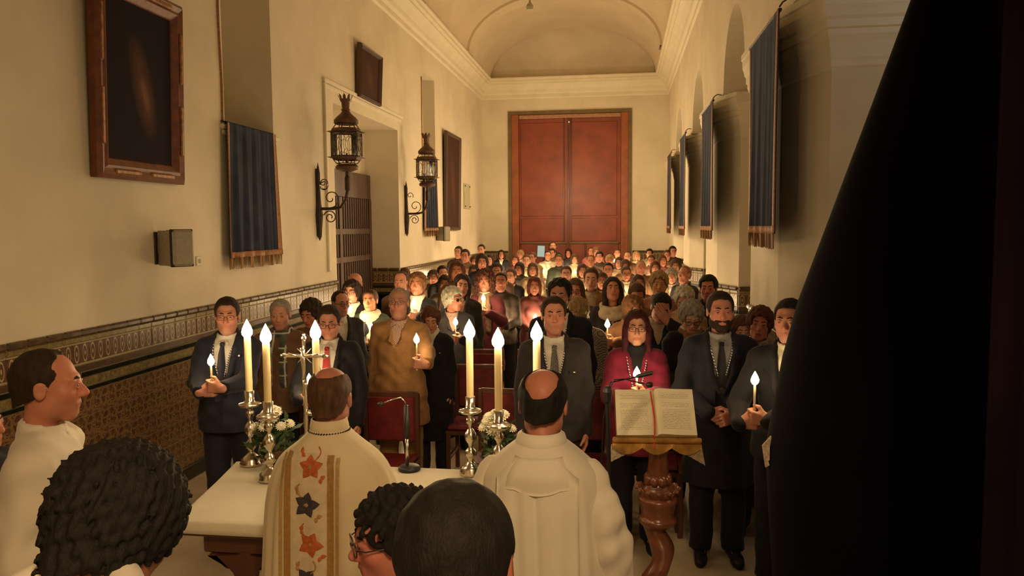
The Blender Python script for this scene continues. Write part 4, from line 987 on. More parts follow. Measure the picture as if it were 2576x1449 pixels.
HAIR_T = {'short': .010, 'receding': .006, 'ring': .006, 'crown': .009, 'puffy': .026, 'bob': .018, 'long': .015, 'curly': .040, 'crop': .007, 'quiff': .016, 'afro': .032, 'tousle': .018}
_hf = {}
def hair_geo(style, seed, res):
    k = (style, seed, res)
    if k in _hf: return _hf[k]
    t = HAIR_T[style]; r = random.Random(seed); ph = [r.uniform(0, 6) for _ in range(6)]
    zl = {'long': -.32, 'bob': -.16, 'curly': -.20}.get(style, -.12); e = t+.03
    F = Field(seg_axis((-.085-e, .085+e, res)), seg_axis((-.12-t, .115+e, res)), seg_axis((zl, .125+e, res)))
    F.ell((0, .015, .035), (.077+t, .097+t*.9, .086+t), .02).cap((0, .045, -.02), (0, .052, -.09), .058+t*.5, .05+t*.4, .03)
    if style in ('bob', 'long', 'curly'):
        zb = {'bob': -.10, 'long': -.27, 'curly': -.10}[style]; q = .03 if style != 'curly' else .048
        for s in (-1, 1): F.cap((s*.072, -.005, .0), (s*(.074 if style != 'long' else .088), -.012 if style == 'long' else .0, zb), q, q*.9, .03)
        F.cap((0, .07, -.03), (0, .078, zb), .06, .06, .04)
    if style in ('short', 'receding', 'ring', 'crown', 'crop', 'quiff', 'tousle'):
        F.plane_max(lambda X, Y, Z: ((-.018-.5*Y)-Z)*.85+0*X)
        for s in (-1, 1): F.ell((s*.09, .006, -.012), (.026, .026, .036), .008, True)
    elif style in ('puffy', 'afro'): F.plane_max(lambda X, Y, Z: ((-.055-.4*Y)-Z)*.9+0*X)
    else: F.plane_max(lambda X, Y, Z: (zl+.03-Z)+0*X+0*Y)
    c, rr = {'tousle': ((0, -.1, 0), (.08, .07, .1)), 'short': ((0, -.112, -.020), (.088, .075, .114)), 'crop': ((0, -.110, -.014), (.090, .076, .114)), 'quiff': ((0, -.115, -.022), (.088, .074, .110)),
             'receding': ((0, -.100, .005), (.084, .088, .110)), 'ring': ((0, -.10, -.02), (.078, .09, .14)), 'crown': ((0, -.10, -.02), (.074, .09, .12)), 'puffy': ((0, -.122, -.030), (.066, .082, .101)),
             'afro': ((0, -.122, -.042), (.066, .08, .095)), 'bob': ((0, -.122, -.036), (.064, .085, .112)), 'long': ((0, -.122, -.044), (.064, .086, .122)), 'curly': ((0, -.13, -.040), (.066, .095, .110))}[style]
    if style in ('short', 'crop', 'quiff', 'receding', 'tousle'):
        zt, xt, yb = {'short': (.080, .066, -.030), 'crop': (.084, .068, -.028), 'quiff': (.076, .066, -.032), 'tousle': (.062, .066, -.03), 'receding': (.104, .071, -.018)}[style]
        def cut(X, Y, Z):
            q = ((np.abs(X)/xt)**4+(np.maximum(Z-zt+.10, 0)/.10)**4)**.25
            return np.maximum((q-1)*xt+.10*np.maximum(Y-yb+.03, 0), (Y-yb)*.9+.12*np.maximum(Z-.03, 0))
        F.op(cut, (-.1, -.2, -.2), (.1, yb, zt), .010, True)
    elif style in ('ring', 'crown'): F.ell(c, rr, .012, True)
    else:
        F.ell(c, rr, .012, True)
        zt, xt = {'bob': (.070, .058), 'long': (.074, .058), 'puffy': (.068, .060), 'curly': (.066, .058), 'afro': (.068, .06)}[style]
        F.op(lambda X, Y, Z: np.maximum((((np.abs(X)/xt)**4+(np.maximum(Z-zt+.09, 0)/.09)**4)**.25-1)*xt, (Y+.052)*.9+.2*np.maximum(Z-.02, 0)), (-.1, -.25, -.15), (.1, -.052, zt), .010, True)
    if style == 'ring': F.ell((0, .0, .130), (.064, .125, .066), .012, True)
    if style == 'crown': F.ell((0, .070, .088), (.055, .095, .080), .012, True)
    a, w = {'puffy': (.006, 110), 'curly': (.011, 135), 'afro': (.006, 270), 'bob': (.003, 90), 'long': (.003, 90), 'quiff': (.004, 120), 'tousle': (.009, 150)}.get(style, (.0015, 130))
    F.disp(lambda X, Y, Z: a*(np.sin(X*w+ph[0]+2*np.sin(Z*40))*np.sin(Y*w*.9+ph[1])+.6*np.sin(Z*w*.8+ph[2]+X*60)*np.sin(Y*w*.5+ph[3])))
    V, Q = F.poly(); _hf[k] = (V.astype(float), Q); return _hf[k]
def brow_geo(res, heavy=1.0):
    k = ('brow', heavy)
    if k in _hf: return _hf[k]
    F = Field(seg_axis((-.06, .06, .0025)), seg_axis((-.11, -.07, .0025)), seg_axis((.012, .05, .0025)))
    for s in (-1, 1): F.chain([(s*.013, -.0935, .026), (s*.03, -.0905, .031), (s*.047, -.080, .026)], [.0040*heavy, .0042*heavy, .0024], .004)
    V, Q = F.poly(); _hf[k] = (V.astype(float), Q); return _hf[k]
def beard_geo(res):
    F = Field(seg_axis((-.085, .085, res)), seg_axis((-.12, .05, res)), seg_axis((-.14, .02, res)))
    F.ell((0, -.03, -.035), (.062, .071, .087), .02).cap((-.012, -.068, -.100), (.012, -.068, -.100), .026, None, .028)
    for s in (-1, 1): F.ell((s*.043, -.012, -.066), (.028, .04, .034), .03)
    F.plane_max(lambda X, Y, Z: (Z+.035+.55*(Y+.02)*(Y < -.02)*-1*0-np.abs(X)*.55+.012)*.8+0*Y)
    F.ell((0, -.10, -.030), (.045, .05, .020), .006, True)
    F.ell((0, -.10, -.068), (.021, .04, .0095), .003, True)
    F.cap((-.024, -.091, -.053), (.024, -.091, -.053), .0055, None, .004)
    F.disp(lambda X, Y, Z: .0012*np.sin(X*300)*np.sin(Z*280))
    V, Q = F.poly(); return V.astype(float), Q

def ik(S, W, L1, L2, pole):
    S, W = np.asarray(S, float), np.asarray(W, float); d = W-S; D = np.linalg.norm(d)
    if D > (L1+L2)*.995: d = d/D*(L1+L2)*.995; D = np.linalg.norm(d); W = S+d
    a = (L1*L1-L2*L2+D*D)/(2*D); h = math.sqrt(max(1e-6, L1*L1-a*a)); u = d/D; p = np.asarray(pole, float); p = nrm(p-u*p.dot(u)); return S+u*a+p*h, W
def pose_arms(pose, sex, hp=None):
    """returns {side: (shoulder, elbow, wrist, hand dir, palm normal, curl)} side -1 = figure's right (image left when facing us)"""
    sw = .172 if sex == 'm' else .152; out = {}
    for s in (-1, 1):
        S = np.array([s*sw, .01, 1.365]); pole = (s*.25, 1, -.2); curl = (25, 30, 20)
        W, d, n = np.array([s*(sw+.035), -.03, .845]), (0, -.12, -1), (-s, 0, 0)
        mode = pose
        if pose == 'hold1': mode = 'hold' if s > 0 else 'down'
        if pose == 'hold1r': mode = 'hold' if s < 0 else 'down'
        if pose == 'face': mode = 'face' if s > 0 else 'down'
        if mode == 'hold':
            h = np.array(hp if hp is not None else (0, -.27, 1.08)); two = pose == 'hold'
            W = h+np.array([s*.078, -.022+.012*(s < 0), -.012-(.03 if (two and s < 0) else 0)]); d, n = (-s, -.10, .12), (.0, 1, .1); curl = (62, 75, 45); pole = (s*.55, .5, -.8)
        elif mode == 'clasp':
            h = np.array(hp if hp is not None else (0, -.22, .93)); W = h+np.array([s*.085, .01+(.0 if s < 0 else -.03), .025]); d, n = (-s, -.25, -.42), (0, 1, -.15); curl = (38, 45, 25); pole = (s*.7, .6, -.4)
        elif mode == 'altar':
            W = np.array([s*.16, -.36, 1.02]); d, n = (0, -1, 0), (0, 0, -1); pole = (s*1, .2, -.4)
        elif mode == 'face':
            W = np.array([.075, -.165, 1.475]); d, n = (-.55, -.0, .8), (-.1, 1, .1); curl = (12, 18, 15); pole = (1, -.25, -.9)
        E, W = ik(S, W, .285, .255, pole); out[s] = (S, E, W, nrm(d), nrm(n), curl)
    return out
def hand_geo(W, d, n, s, curl, res, fd):
    d = nrm(d); n = nrm(np.asarray(n)-d*np.dot(n, d)); l = np.cross(n, d)*s      # l points to the thumb side
    if s > 0: l = -l if False else l
    c = W+d*.07; F = Field(seg_axis((c[0]-.13, c[0]+.13, res)), seg_axis((c[1]-.13, c[1]+.13, res)), seg_axis((c[2]-.13, c[2]+.13, res)))
    F.cap(W-fd*.06, W, .026, .026, .02); F.cap(W, W+d*.02, .026, .026, .02)
    for q in (-.027, -.009, .009, .027): F.cap(W+d*.02+l*q*.7, W+d*.083+l*q, .0145, .0125, .012)
    F.cap(W+d*.02+l*.025+n*.008, W+d*.05+l*.034+n*.01, .016, .012, .012)
    for i, (q, f) in enumerate(((.031, .95), (.0105, 1.06), (-.0105, 1.0), (-.030, .80))):
        p = W+d*.088+l*q; a = 0; r0 = .0092
        for Lp, cu in zip((.042, .027, .021), curl):
            a += math.radians(cu*(1+.06*(i-1.5))); e = d*math.cos(a)+n*math.sin(a); p2 = p+e*Lp*f; F.cap(p, p2, r0, r0*.92, .005); p = p2; r0 *= .92
    p = W+d*.035+l*.036+n*.008; e = nrm(d*.65+l*.65+n*.35); p2 = p+e*.036; F.cap(p, p2, .0125, .0108, .008)
    e = nrm(d*.9+l*.05+n*.55); F.cap(p2, p2+e*.032, .0105, .0082, .005)
    V, Q = F.poly(); return V.astype(float), Q

def torso(F, sex, b, t, k=.05):
    m = sex == 'm'; sw = .140 if m else .120
    F.ell((0, .005, 1.24), ((.165 if m else .15)*b+t, .112*b+t, .22+t*.5), k)
    F.cap((-sw, .012, 1.372), (sw, .012, 1.372), .058+t, None, k)
    for s in (-1, 1): F.cap((s*.03, .035, 1.425), (s*sw, .02, 1.385), .038+t*.8, .040+t*.8, .03)
    F.ell((0, -.012, 1.06), ((.148 if m else .135)*b+t, .118*b+t, .2), k)
    F.ell((0, .012, .93), (.165*b+t, .125*b+t, .17), k)
    if not m:
        for s in (-1, 1): F.ell((s*.07, -.085, 1.23), (.065+t*.3, .055+t*.3, .065), .05)
def arm(F, A, t, k=.03, cut=.0):
    S, E, W = A[:3]; F.cap(S, E, .047+t, .040+t, k); F.cap(E, W-(nrm(W-E)*cut), .040+t, .028+t*.85, k)
_bg = {}
def body_geo(sex, b, pose, hp, hres, infl=-.008):
    key = (sex, b, pose, None if hp is None else tuple(np.round(hp, 3)), hres, infl)
    if key in _bg: return _bg[key]
    A = pose_arms(pose, sex, hp)
    F = Field(seg_axis((-.42, .42, .022)), seg_axis((-.44, .24, .022)), seg_axis((.02, 1.46, .024)))
    torso(F, sex, b, infl)
    for s in (-1, 1):
        arm(F, A[s], infl-.004, .02, .03); F.cap((s*.09, .01, .9), (s*.095, -.005, .49), .085, .058, .03); F.cap((s*.095, -.005, .49), (s*.095, .02, .10), .056, .04, .02)
        F.cap((s*.095, .03, .05), (s*.105, -.12, .045), .038, .03, .02)
    parts = [F.poly()]
    for s in (-1, 1): parts.append(hand_geo(A[s][2], A[s][3], A[s][4], s, A[s][5], hres, nrm(A[s][2]-A[s][1])))
    _bg[key] = (parts, A); return _bg[key]
_cg = {}
def coat_geo(sex, b, pose, hp, style, hem, res, t=.013, seed=0):
    key = (sex, b, pose, None if hp is None else tuple(np.round(hp, 3)), style, hem, res, t)
    if key in _cg: return _cg[key]
    A = pose_arms(pose, sex, hp); ph = seed*1.7
    F = Field(seg_axis((-.47, .47, res)), seg_axis((-.46, .27, res)), seg_axis((hem-.01, 1.57, res)))
    torso(F, sex, b, t)
    if hem < .9:
        fl = .02 if hem > .7 else .045
        F.cap((0, .012, .93), (0, .01, hem-.1), .145*b+t, .155*b+t+fl, .05)
        for s in (-1, 1): F.cap((s*.06, .01, .93), (s*.07, .01, hem-.1), .125*b+t*.8, .12*b+t+fl*.6, .05)
    for s in (-1, 1): arm(F, A[s], t+(.006 if style != 'alb' else .02 if t > .006 else -.008), .03, -.004)
    w = .0045 if style != 'alb' else .007
    F.disp(lambda X, Y, Z: w*np.sin(X*34+5*np.sin(Z*9+ph)+ph)*np.sin(Z*17+Y*21+2*np.sin(X*14))+.0025*np.sin(Z*46+X*30+ph))
    if style == 'alb': F.disp(lambda X, Y, Z: .008*np.clip((1.36-Z)/.3, 0, 1)*np.sin(np.arctan2(Y, X)*15+2*np.sin(Z*4+ph)+ph))
    zv = {'suit': 1.10, 'coat': 1.27, 'vneck': 1.22, 'closed': 1.40, 'alb': 1.44}[style]
    if style in ('suit', 'coat', 'vneck'):
        sl_ = {'suit': .25, 'coat': .36, 'vneck': .40}[style]
        def lap(s): return [(s*.012, -.137*b-t*.6, zv+.01), (s*(.035+.5*sl_*(1.36-zv)), -.118*b-t*.75, (zv+1.36)/2), (s*(.015+sl_*(1.36-zv)), -.075-t*.7, 1.385), (s*.075, .01, 1.465), (s*.04, .07, 1.488), (0, .082, 1.49)]
        F.op(lambda X, Y, Z: np.maximum(np.maximum(np.abs(X)-(Z-zv)*sl_-.004, Y+.018), zv-Z)*.8, (-.16, -.3, zv), (.16, -.018, 1.6), .012, True)
        F.cap((0, .005, 1.40), (0, -.03, 1.56), .052, .056, .02, True)
        for s in (-1, 1):
            F.chain(lap(s), [.010, .020, .017, .018, .018, .018] if style == 'suit' else [.006, .011, .011, .014, .017, .017], .010)
            if style == 'suit': F.cap((s*.085, -.105*b-t*.7, 1.30), (s*.125, -.075-t*.8, 1.33), .010, .006, .010)
    elif style == 'closed':
        F.cap((0, .0, 1.40), (0, -.01, 1.58), .054, .060, .015, True); F.torus((0, .012, 1.462), .072, .017, .07, .01, .22, .028)
    elif style == 'alb':
        F.cap((0, .0, 1.42), (0, .0, 1.58), .056, .062, .015, True); F.torus((0, .014, 1.462), .066, .010, .064, .008, .20, .026)
    if style != 'alb': F.disp(lambda X, Y, Z: -.005*(X > .006)*(Y < -.03)*(Z < zv)*(np.abs(X) < .12))
    F.plane_max(lambda X, Y, Z: hem-Z+0*X+0*Y)
    V, Q = F.poly(); _cg[key] = (V.astype(float), Q, A); return _cg[key]
_mm = {}
def cached_mesh(key, fn):
    if key not in _mm: _mm[key] = fn()
    return _mm[key]
def slot(o, mats):
    for i, m in enumerate(mats): o.material_slots[i].link = 'OBJECT'; o.material_slots[i].material = m
    return o
def shirt_mesh(sex, b, kind):
    def fn():
        F = Field(seg_axis((-.19, .19, .010)), seg_axis((-.18, .14, .010)), seg_axis((.98, 1.53, .010))); torso(F, sex, b, .004)
        F.cap((0, .0, 1.40), (0, -.01, 1.58), .050, .056, .012, True)
        if kind == 'collar':
            F.torus((0, .012, 1.462), .066, .008, .066, .006, .24, .024)
            for s in (-1, 1): F.chain([(s*.004, -.066, 1.438), (s*.026, -.082, 1.420), (s*.048, -.092, 1.392)], [.0045, .0055, .003], .005)
        elif kind == 'roll': F.torus((0, .012, 1.465), .068, .018, .066, .012, .15, .034)
        return np_mesh('shirt', [(*F.poly(), 0)], [M_PLASTER])
    return cached_mesh(('shirt', sex, b, kind), fn)
def trouser_mesh(b):
    def fn():
        F = Field(seg_axis((-.3, .3, .016)), seg_axis((-.2, .2, .016)), seg_axis((.03, 1.0, .018)))
        F.ell((0, .012, .93), (.168*b, .128*b, .13), .05)
        for s in (-1, 1): F.cap((s*.09, .01, .9), (s*.1, .0, .49), .10*b, .082, .03); F.cap((s*.1, .0, .49), (s*.1, .02, .06), .08, .072, .02)
        F.disp(lambda X, Y, Z: .004*np.sin(Z*30+X*18)*np.sin(Y*25+Z*11)); F.plane_max(lambda X, Y, Z: .055-Z+0*X+0*Y)
        return np_mesh('trousers', [(*F.poly(), 0)], [M_PLASTER])
    return cached_mesh(('tr', b), fn)
def shoe_mesh():
    def fn():
        F = Field(seg_axis((-.16, .16, .010)), seg_axis((-.22, .12, .010)), seg_axis((-.005, .14, .010)))
        for s in (-1, 1):
            F.cap((s*.1, .045, .05), (s*.115, -.125, .035), .044, .040, .02); F.cap((s*.115, -.11, .035), (s*.12, -.155, .028), .04, .03, .02); F.cap((s*.1, .03, .06), (s*.1, .03, .12), .046, .044, .02)
        F.plane_max(lambda X, Y, Z: .003-Z+0*X+0*Y); return np_mesh('shoes', [(*F.poly(), 0)], [M_PLASTER])
    return cached_mesh('shoes', fn)
def scarf_mesh(kind):
    def fn():
        F = Field(seg_axis((-.17, .17, .008)), seg_axis((-.24, .15, .008)), seg_axis((1.0, 1.58, .008)))
        if kind == 'wrap':
            F.torus((0, .0, 1.45), .088, .030, .09, .015, .20, .034); F.torus((0, -.012, 1.425), .095, .026, .10, .015, .32, .03)
            F.chain([(.02, -.115, 1.40), (.03, -.165, 1.32), (.035, -.165, 1.20), (.04, -.16, 1.10)], [.030, .034, .032, .035], .02)
        elif kind == 'snood':
            F.torus((0, .0, 1.44), .098, .038, .10, .02, .28, .036); F.torus((0, -.02, 1.39), .112, .036, .115, .02, .42, .034)
        else:
            F.torus((0, .012, 1.452), .080, .020, .078, .012, .22, .034)
            for s in (-1, 1): F.chain([(s*.045, -.075, 1.425), (s*.055, -.137, 1.32), (s*.06, -.155, 1.20), (s*.062, -.150, 1.04)], [.024, .030, .032, .034], .02)
        F.disp(lambda X, Y, Z: .004*np.sin(X*70+Z*50)*np.sin(Z*40+Y*60)); return np_mesh('scarf', [(*F.poly(), 0)], [M_PLASTER])
    return cached_mesh(('scarf', kind), fn)
def chest_y(sex, b, z, t):
    rz = .22; q = max(0, 1-((z-1.24)/(rz+.02))**2); q2 = max(0, 1-((z-1.06)/.2)**2)
    return min(.005-(.112*b+t)*math.sqrt(q), -.012-(.118*b+t)*math.sqrt(q2))
def tie_mesh(sex, b):
    def fn():
        m = MB().bbox(-.016, .016, -.012, .012, -.014, .014, .006, Matrix.Translation((0, -.098, 1.408)) @ Matrix.Rotation(.3, 4, 'X'))
        P = [[(-w, chest_y(sex, b, z, .012)-.006, z), (0, chest_y(sex, b, z, .012)-.011, z), (w, chest_y(sex, b, z, .012)-.006, z)] for z, w in ((1.398, .013), (1.34, .022), (1.25, .030), (1.15, .037), (1.05, .042), (1.0, .042))]
        m.grid(P, True, .004); return m.mesh('tie', M_PLASTER, True)
    return cached_mesh(('tie', sex, b), fn)
def cord_mesh(sex, b, zb, t):
    def fn():
        m = MB(); pts = []
        for s in (-1, 1):
            L_ = [(s*.05, .05, 1.475), (s*.075, .0, 1.452), (s*.072, -.065, 1.415)]+[(s*(.066-.058*q), chest_y(sex, b, 1.38+(zb-1.38)*q, t)-.010, 1.38+(zb-1.38)*q) for q in (.1, .3, .5, .7, .9, 1.0)]
            pts.append(L_)
        m.tube(pts[0]+pts[1][::-1], .0042, 6); y = chest_y(sex, b, zb, t)-.014
        me = m.mesh('cord', M_PLASTER, True); return me
    return cached_mesh(('cord', sex, b, zb, t), fn)
def stripe_mat():
    m, nt, b = new_mat('braided_cord'); v = coords(nt, 'Object', (60, 60, 60)); sp = nt.nodes.new('ShaderNodeSeparateXYZ'); nt.links.new(v, sp.inputs[0])
    f = mth(nt, 'LESS_THAN', mth(nt, 'FRACT', mth(nt, 'ADD', sp.outputs['Z'], mth(nt, 'MULTIPLY', sp.outputs['X'], .5))), .5)
    nt.links.new(mixc(nt, f, (.02, .025, .05), (.62, .60, .55)), b.inputs['Base Color']); b.inputs['Roughness'].default_value = .5; return m
M_CORD = stripe_mat()
def check_mat(name, c1, c2, sc, kind='check', c3=None):
    m, nt, b = new_mat(name); v = coords(nt)
    if kind == 'check':
        ck = nt.nodes.new('ShaderNodeTexChecker'); ck.inputs['Scale'].default_value = sc; nt.links.new(v, ck.inputs['Vector'])
        nt.links.new(mixc(nt, ck.outputs['Fac'], c1, c2), b.inputs['Base Color'])
    else:
        sp = nt.nodes.new('ShaderNodeSeparateXYZ'); nt.links.new(v, sp.inputs[0]); fs = []
        for ax, off in (('Z', 0), ('X', .3)):
            q = mth(nt, 'FRACT', mth(nt, 'ADD', mth(nt, 'MULTIPLY', sp.outputs[ax], sc), off)); fs.append((mth(nt, 'LESS_THAN', q, .10), mth(nt, 'GREATER_THAN', q, .55)))
        c = mixc(nt, mth(nt, 'MULTIPLY', mth(nt, 'ADD', fs[0][1], fs[1][1]), .5), c1, c2); c = mixc(nt, mth(nt, 'MAXIMUM', fs[0][0], fs[1][0]), c, c3); nt.links.new(c, b.inputs['Base Color'])
    b.inputs['Roughness'].default_value = .85; b.inputs['Sheen Weight'].default_value = .2; return m
M_HOUND = check_mat('houndstooth', (.05, .03, .02), (.45, .36, .24), 90); M_PLAID = check_mat('plaid', (.03, .035, .03), (.07, .09, .07), 9, 'plaid', (.50, .45, .36)); M_GINGHAM = check_mat('gingham', (.30, .13, .10), (.50, .38, .29), 120)
M_DOTTIE = check_mat('dotted_tie', (.02, .02, .03), (.17, .15, .12), 150); 
def glasses_mesh(rimless):
    def fn():
        m = MB(); r = .0013 if rimless else .0022
        for s in (-1, 1):
            m.tube([(s*.032+.024*math.copysign(abs(math.cos(t))**.7, math.cos(t)), -.108+.35*abs(.024*math.cos(t))*.3, .002+.017*math.copysign(abs(math.sin(t))**.75, math.sin(t))) for t in [2*PI*i/18 for i in range(18)]], r, 6, True)
            m.tube([(s*.056, -.104, .008), (s*.074, -.085, .008), (s*.083, .005, .006), (s*.084, .028, -.014)], r*.9, 5)
        m.tube([(-.009, -.110, .006), (0, -.113, .009), (.009, -.110, .006)], r, 5)
        nf = len(m.f)
        for s in (-1, 1): m.add([(s*.032+.023*math.cos(t), -.108, .002+.016*math.sin(t)) for t in [2*PI*i/14 for i in range(14)]], [tuple(range(14))[::-1]])
        me = m.mesh('glasses', M_GLASSFRAME, True); me.materials.append(M_LENS)
        for i, p in enumerate(me.polygons):
            if i >= nf: p.material_index = 1
        return me
    return cached_mesh(('gl', rimless), fn)
SKINS = [(.62, .275, .175), (.57, .24, .145), (.66, .32, .215), (.54, .22, .13)]
HAIRC = {'black': (.012, .009, .008), 'dark': (.030, .017, .011), 'brown': (.085, .042, .02), 'red': (.12, .032, .018), 'auburn': (.10, .035, .02), 'ginger': (.22, .10, .04), 'blond': (.34, .22, .09), 'grey': (.28, .25, .20), 'white': (.52, .48, .38), 'wine': (.05, .008, .012)}
N_PERSON = 0; PLACED = []
def person(u, v, Y, label, sex='m', fat=.0, hair='short', hc='dark', coat='suit', cc=(.02, .02, .035), pose='down', rz=0, hr=(0, 0, 0), hem=.80, bulk=None, flame_at=None, extras=(), skin=None, legs=(.02, .02, .03), res='hi', group='congregation in the nave', hp=None, hair_seed=None, hand_pt=None, face=None, up=0, tin=None):
    """u, v: where the top of the head stands in the photograph at depth Y"""
    global N_PERSON; N_PERSON += 1
    hi = res == 'hi'; hres = .0052 if hi else .0075; cres = .0125 if hi else .018; hd = .0042 if hi else .006
    p = onY(u, v, Y); PLACED.append((p[0], Y)); t = HAIR_T.get(hair, .0); s = p[2]/(1.602+.121+t); s = max(.80, min(1.16, s)); b = bulk if bulk else 1.0+.12*fat
    base = Vector((p[0], Y, 0)); Rz = Matrix.Rotation(math.radians(rz), 3, 'Z')
    fw = None
    if flame_at:
        fu, fv, dy, below = flame_at; fw = Vector(onY(fu, fv, Y+dy)); h = fw-Vector((0, 0, below)); hp = tuple((Rz.inverted() @ (h-base))/s)
    fk = face if face is not None else (N_PERSON if hi else N_PERSON % 6)
    vkey = (sex, fat if hi else round(fat), fk)
    key = ('body', tin, vkey, hres, hr, b, pose, None if hp is None else tuple(np.round(hp, 3)))
    def fn():
        parts, T = head_geo(vkey, hres); hp_parts = [(rot_head(V, hr), Q, mi) for V, Q, mi in parts]; bp, A = body_geo(sex, b, pose, hp, hd, -.008 if tin is None else -.036)
        return np_mesh('person', hp_parts+[(V, Q, 0) for V, Q in bp], [M_PLASTER, M_EYEW, M_IRIS], T)
    o = link('person', cached_mesh(key, fn)); o.location = base; o.rotation_euler = (0, 0, math.radians(rz)); o.scale = (s, s, s)
    slot(o, [skinmat(tuple(round(a*f, 3) for a, f in zip(skin, (.96, .82, .80))) if skin else SKINS[N_PERSON % 4]), M_EYEW, M_IRIS]); tag(o, label, 'person', group)
    hmat = hairmat(HAIRC[hc])
    if hair != 'none':
        hs = hair_seed if hair_seed is not None else (N_PERSON % 3 if hi else 0)
        hk = ('hair', hair, hs, hres, hr)
        def fh():
            V, Q = hair_geo(hair, hs, hres); bV, bQ = brow_geo(hres); return np_mesh('hair', [(rot_head(V, hr), Q, 0), (rot_head(bV, hr), bQ, 0)], [M_PLASTER])
        slot(link('hair', cached_mesh(hk, fh), o), [hmat])
    ck = (sex, b, pose, None if hp is None else tuple(np.round(hp, 3)), coat, hem, cres)
    tt = tin if tin is not None else (.016 if coat == 'alb' else .014 if coat == 'suit' else .019)
    def fc(): V, Q, A = coat_geo(sex, b, pose, hp, coat, hem, cres, tt, N_PERSON); return np_mesh('coat', [(V, Q, 0)], [M_PLASTER])
    cm = cc if not isinstance(cc, tuple) else cloth(cc)
    nm = {'suit': 'jacket', 'coat': 'coat', 'vneck': 'cardigan', 'closed': 'coat', 'alb': 'alb'}[coat]
    slot(link(nm, cached_mesh(('coat',)+ck, fc), o), [cm])
    if hem > .25:
        slot(link('trousers', trouser_mesh(round(min(b, 1.15), 2)), o), [cloth(legs)]); slot(link('shoes', shoe_mesh(), o), [cloth((.012, .010, .010), .4, 0)])
    for e in extras:
        k = e[0]
        if k == 'shirt': slot(link('shirt', shirt_mesh(sex, b, e[2] if len(e) > 2 else 'collar'), o), [e[1] if not isinstance(e[1], tuple) else cloth(e[1])])
        elif k == 'tie': slot(link('tie', tie_mesh(sex, b), o), [e[1] if not isinstance(e[1], tuple) else cloth(e[1], .6)])
        elif k == 'scarf': slot(link('scarf', scarf_mesh(e[2]), o), [e[1] if not isinstance(e[1], tuple) else cloth(e[1])])
        elif k == 'cord':
            q = slot(link('medal_cord', cord_mesh(sex, b, e[1], .010 if coat == 'suit' else .030), o), [M_CORD])
            y = chest_y(sex, b, e[1], .022)-.016; MB().lathe([(0, -.004), (.020, -.004), (.022, 0), (.020, .004), (0, .004)], 14).build('medal', M_SILVER, q).matrix_local = Matrix.Translation((0, y, e[1]-.03)) @ Matrix.Rotation(PI/2, 4, 'X')
        elif k == 'glasses':
            g = link('glasses', glasses_mesh(e[1]), o); yaw, pit, rol = [math.radians(a) for a in hr]
            R = Matrix.Rotation(yaw, 4, 'Z') @ Matrix.Rotation(pit, 4, 'X') @ Matrix.Rotation(rol, 4, 'Y'); pv = Vector((0, .03, -.12)); g.matrix_local = Matrix.Translation(Vector(HC)+pv) @ R @ Matrix.Translation(-pv)
        elif k == 'beard':
            V, Q = beard_geo(hres); slot(link('beard', np_mesh('beard', [(rot_head(V, hr), Q, 0)], [M_PLASTER]), o), [hmat])
        elif k == 'pin':
            MB().ball((e[1], chest_y(sex, b, e[2], .026)+.012, e[2]), .011, 8, 6).build('lapel_pin', M_SILVER, o)
    if fw is not None:
        hh = below+.055; candle('taper', (fw.x, fw.y, fw.z-hh), hh, .0065*s, ' '.join(('lit taper of the '+label).split(',')[0].split()[:16]), 'hand tapers of the congregation', 1.35)
    return o
NAVY = (.016, .017, .030); CHAR = (.030, .026, .028); BLACKC = (.012, .011, .014); WHITE = (.62, .55, .44); CREAM = (.58, .48, .33); BROWN = (.16, .085, .045); TAN = (.30, .155, .06); BURG = (.16, .020, .035); GREYC = (.10, .085, .075); BEIGE = (.38, .28, .18); GREEN = (.045, .050, .035); PINK = (.38, .12, .11); OLIVE = (.10, .08, .045)
# ---- front rows, one by one
person(568, 745, 4.95, 'person in navy suit with medal cord, glasses and low taper, nearest the tiled wall', 'm', .8, 'short', 'dark', 'suit', NAVY, 'hold', 8, (14, 4, 0), flame_at=(531, 918, -.40, .135), extras=[('shirt', (.50, .47, .42)), ('tie', NAVY), ('cord', 1.14), ('glasses', True), ('pin', .12, 1.33)], skin=(.60, .32, .22))
person(704, 750, 5.65, 'person in brown jacket with green plaid scarf behind the second altar candle', 'm', .4, 'short', 'grey', 'coat', BROWN, 'down', 6, (8, 6, 0), extras=[('shirt', BROWN), ('scarf', M_PLAID, 'hang')], skin=(.62, .34, .24))
person(788, 745, 6.15, 'person in brown coat looking down, half hidden behind the glasses and red tie', 'f', .2, 'puffy', 'dark', 'closed', BROWN, 'hold', -6, (-6, 16, 0), extras=[('shirt', WHITE, 'roll')])
person(828, 763, 5.15, 'person in black suit, glasses and red tie behind the altar crucifix', 'm', .5, 'short', 'dark', 'suit', BLACKC, 'hold1r', 6, (6, 10, 0), flame_at=(778, 966, -.36, .10), extras=[('shirt', (.48, .42, .38)), ('tie', (.28, .022, .02)), ('glasses', False)], skin=(.56, .29, .20))
person(853, 730, 6.75, 'person in dark suit and glasses turned towards the aisle, beside the dark gate', 'm', .2, 'receding', 'dark', 'suit', CHAR, 'down', 30, (16, 4, 0), extras=[('shirt', WHITE), ('glasses', False)], skin=(.58, .31, .21))
person(884, 702, 7.55, 'person in white blouse and glasses with a bright taper by the gate', 'f', 0, 'puffy', 'dark', 'vneck', BLACKC, 'hold', 0, (0, 0, 0), flame_at=(881, 786, -.34, .10), extras=[('shirt', WHITE, 'roll'), ('glasses', False)])
person(892, 687, 8.1, 'person with shaven head in front of the grille gate', 'm', .2, 'none', 'dark', 'closed', CHAR, 'down', 0, (0, 0, 0), res='lo')
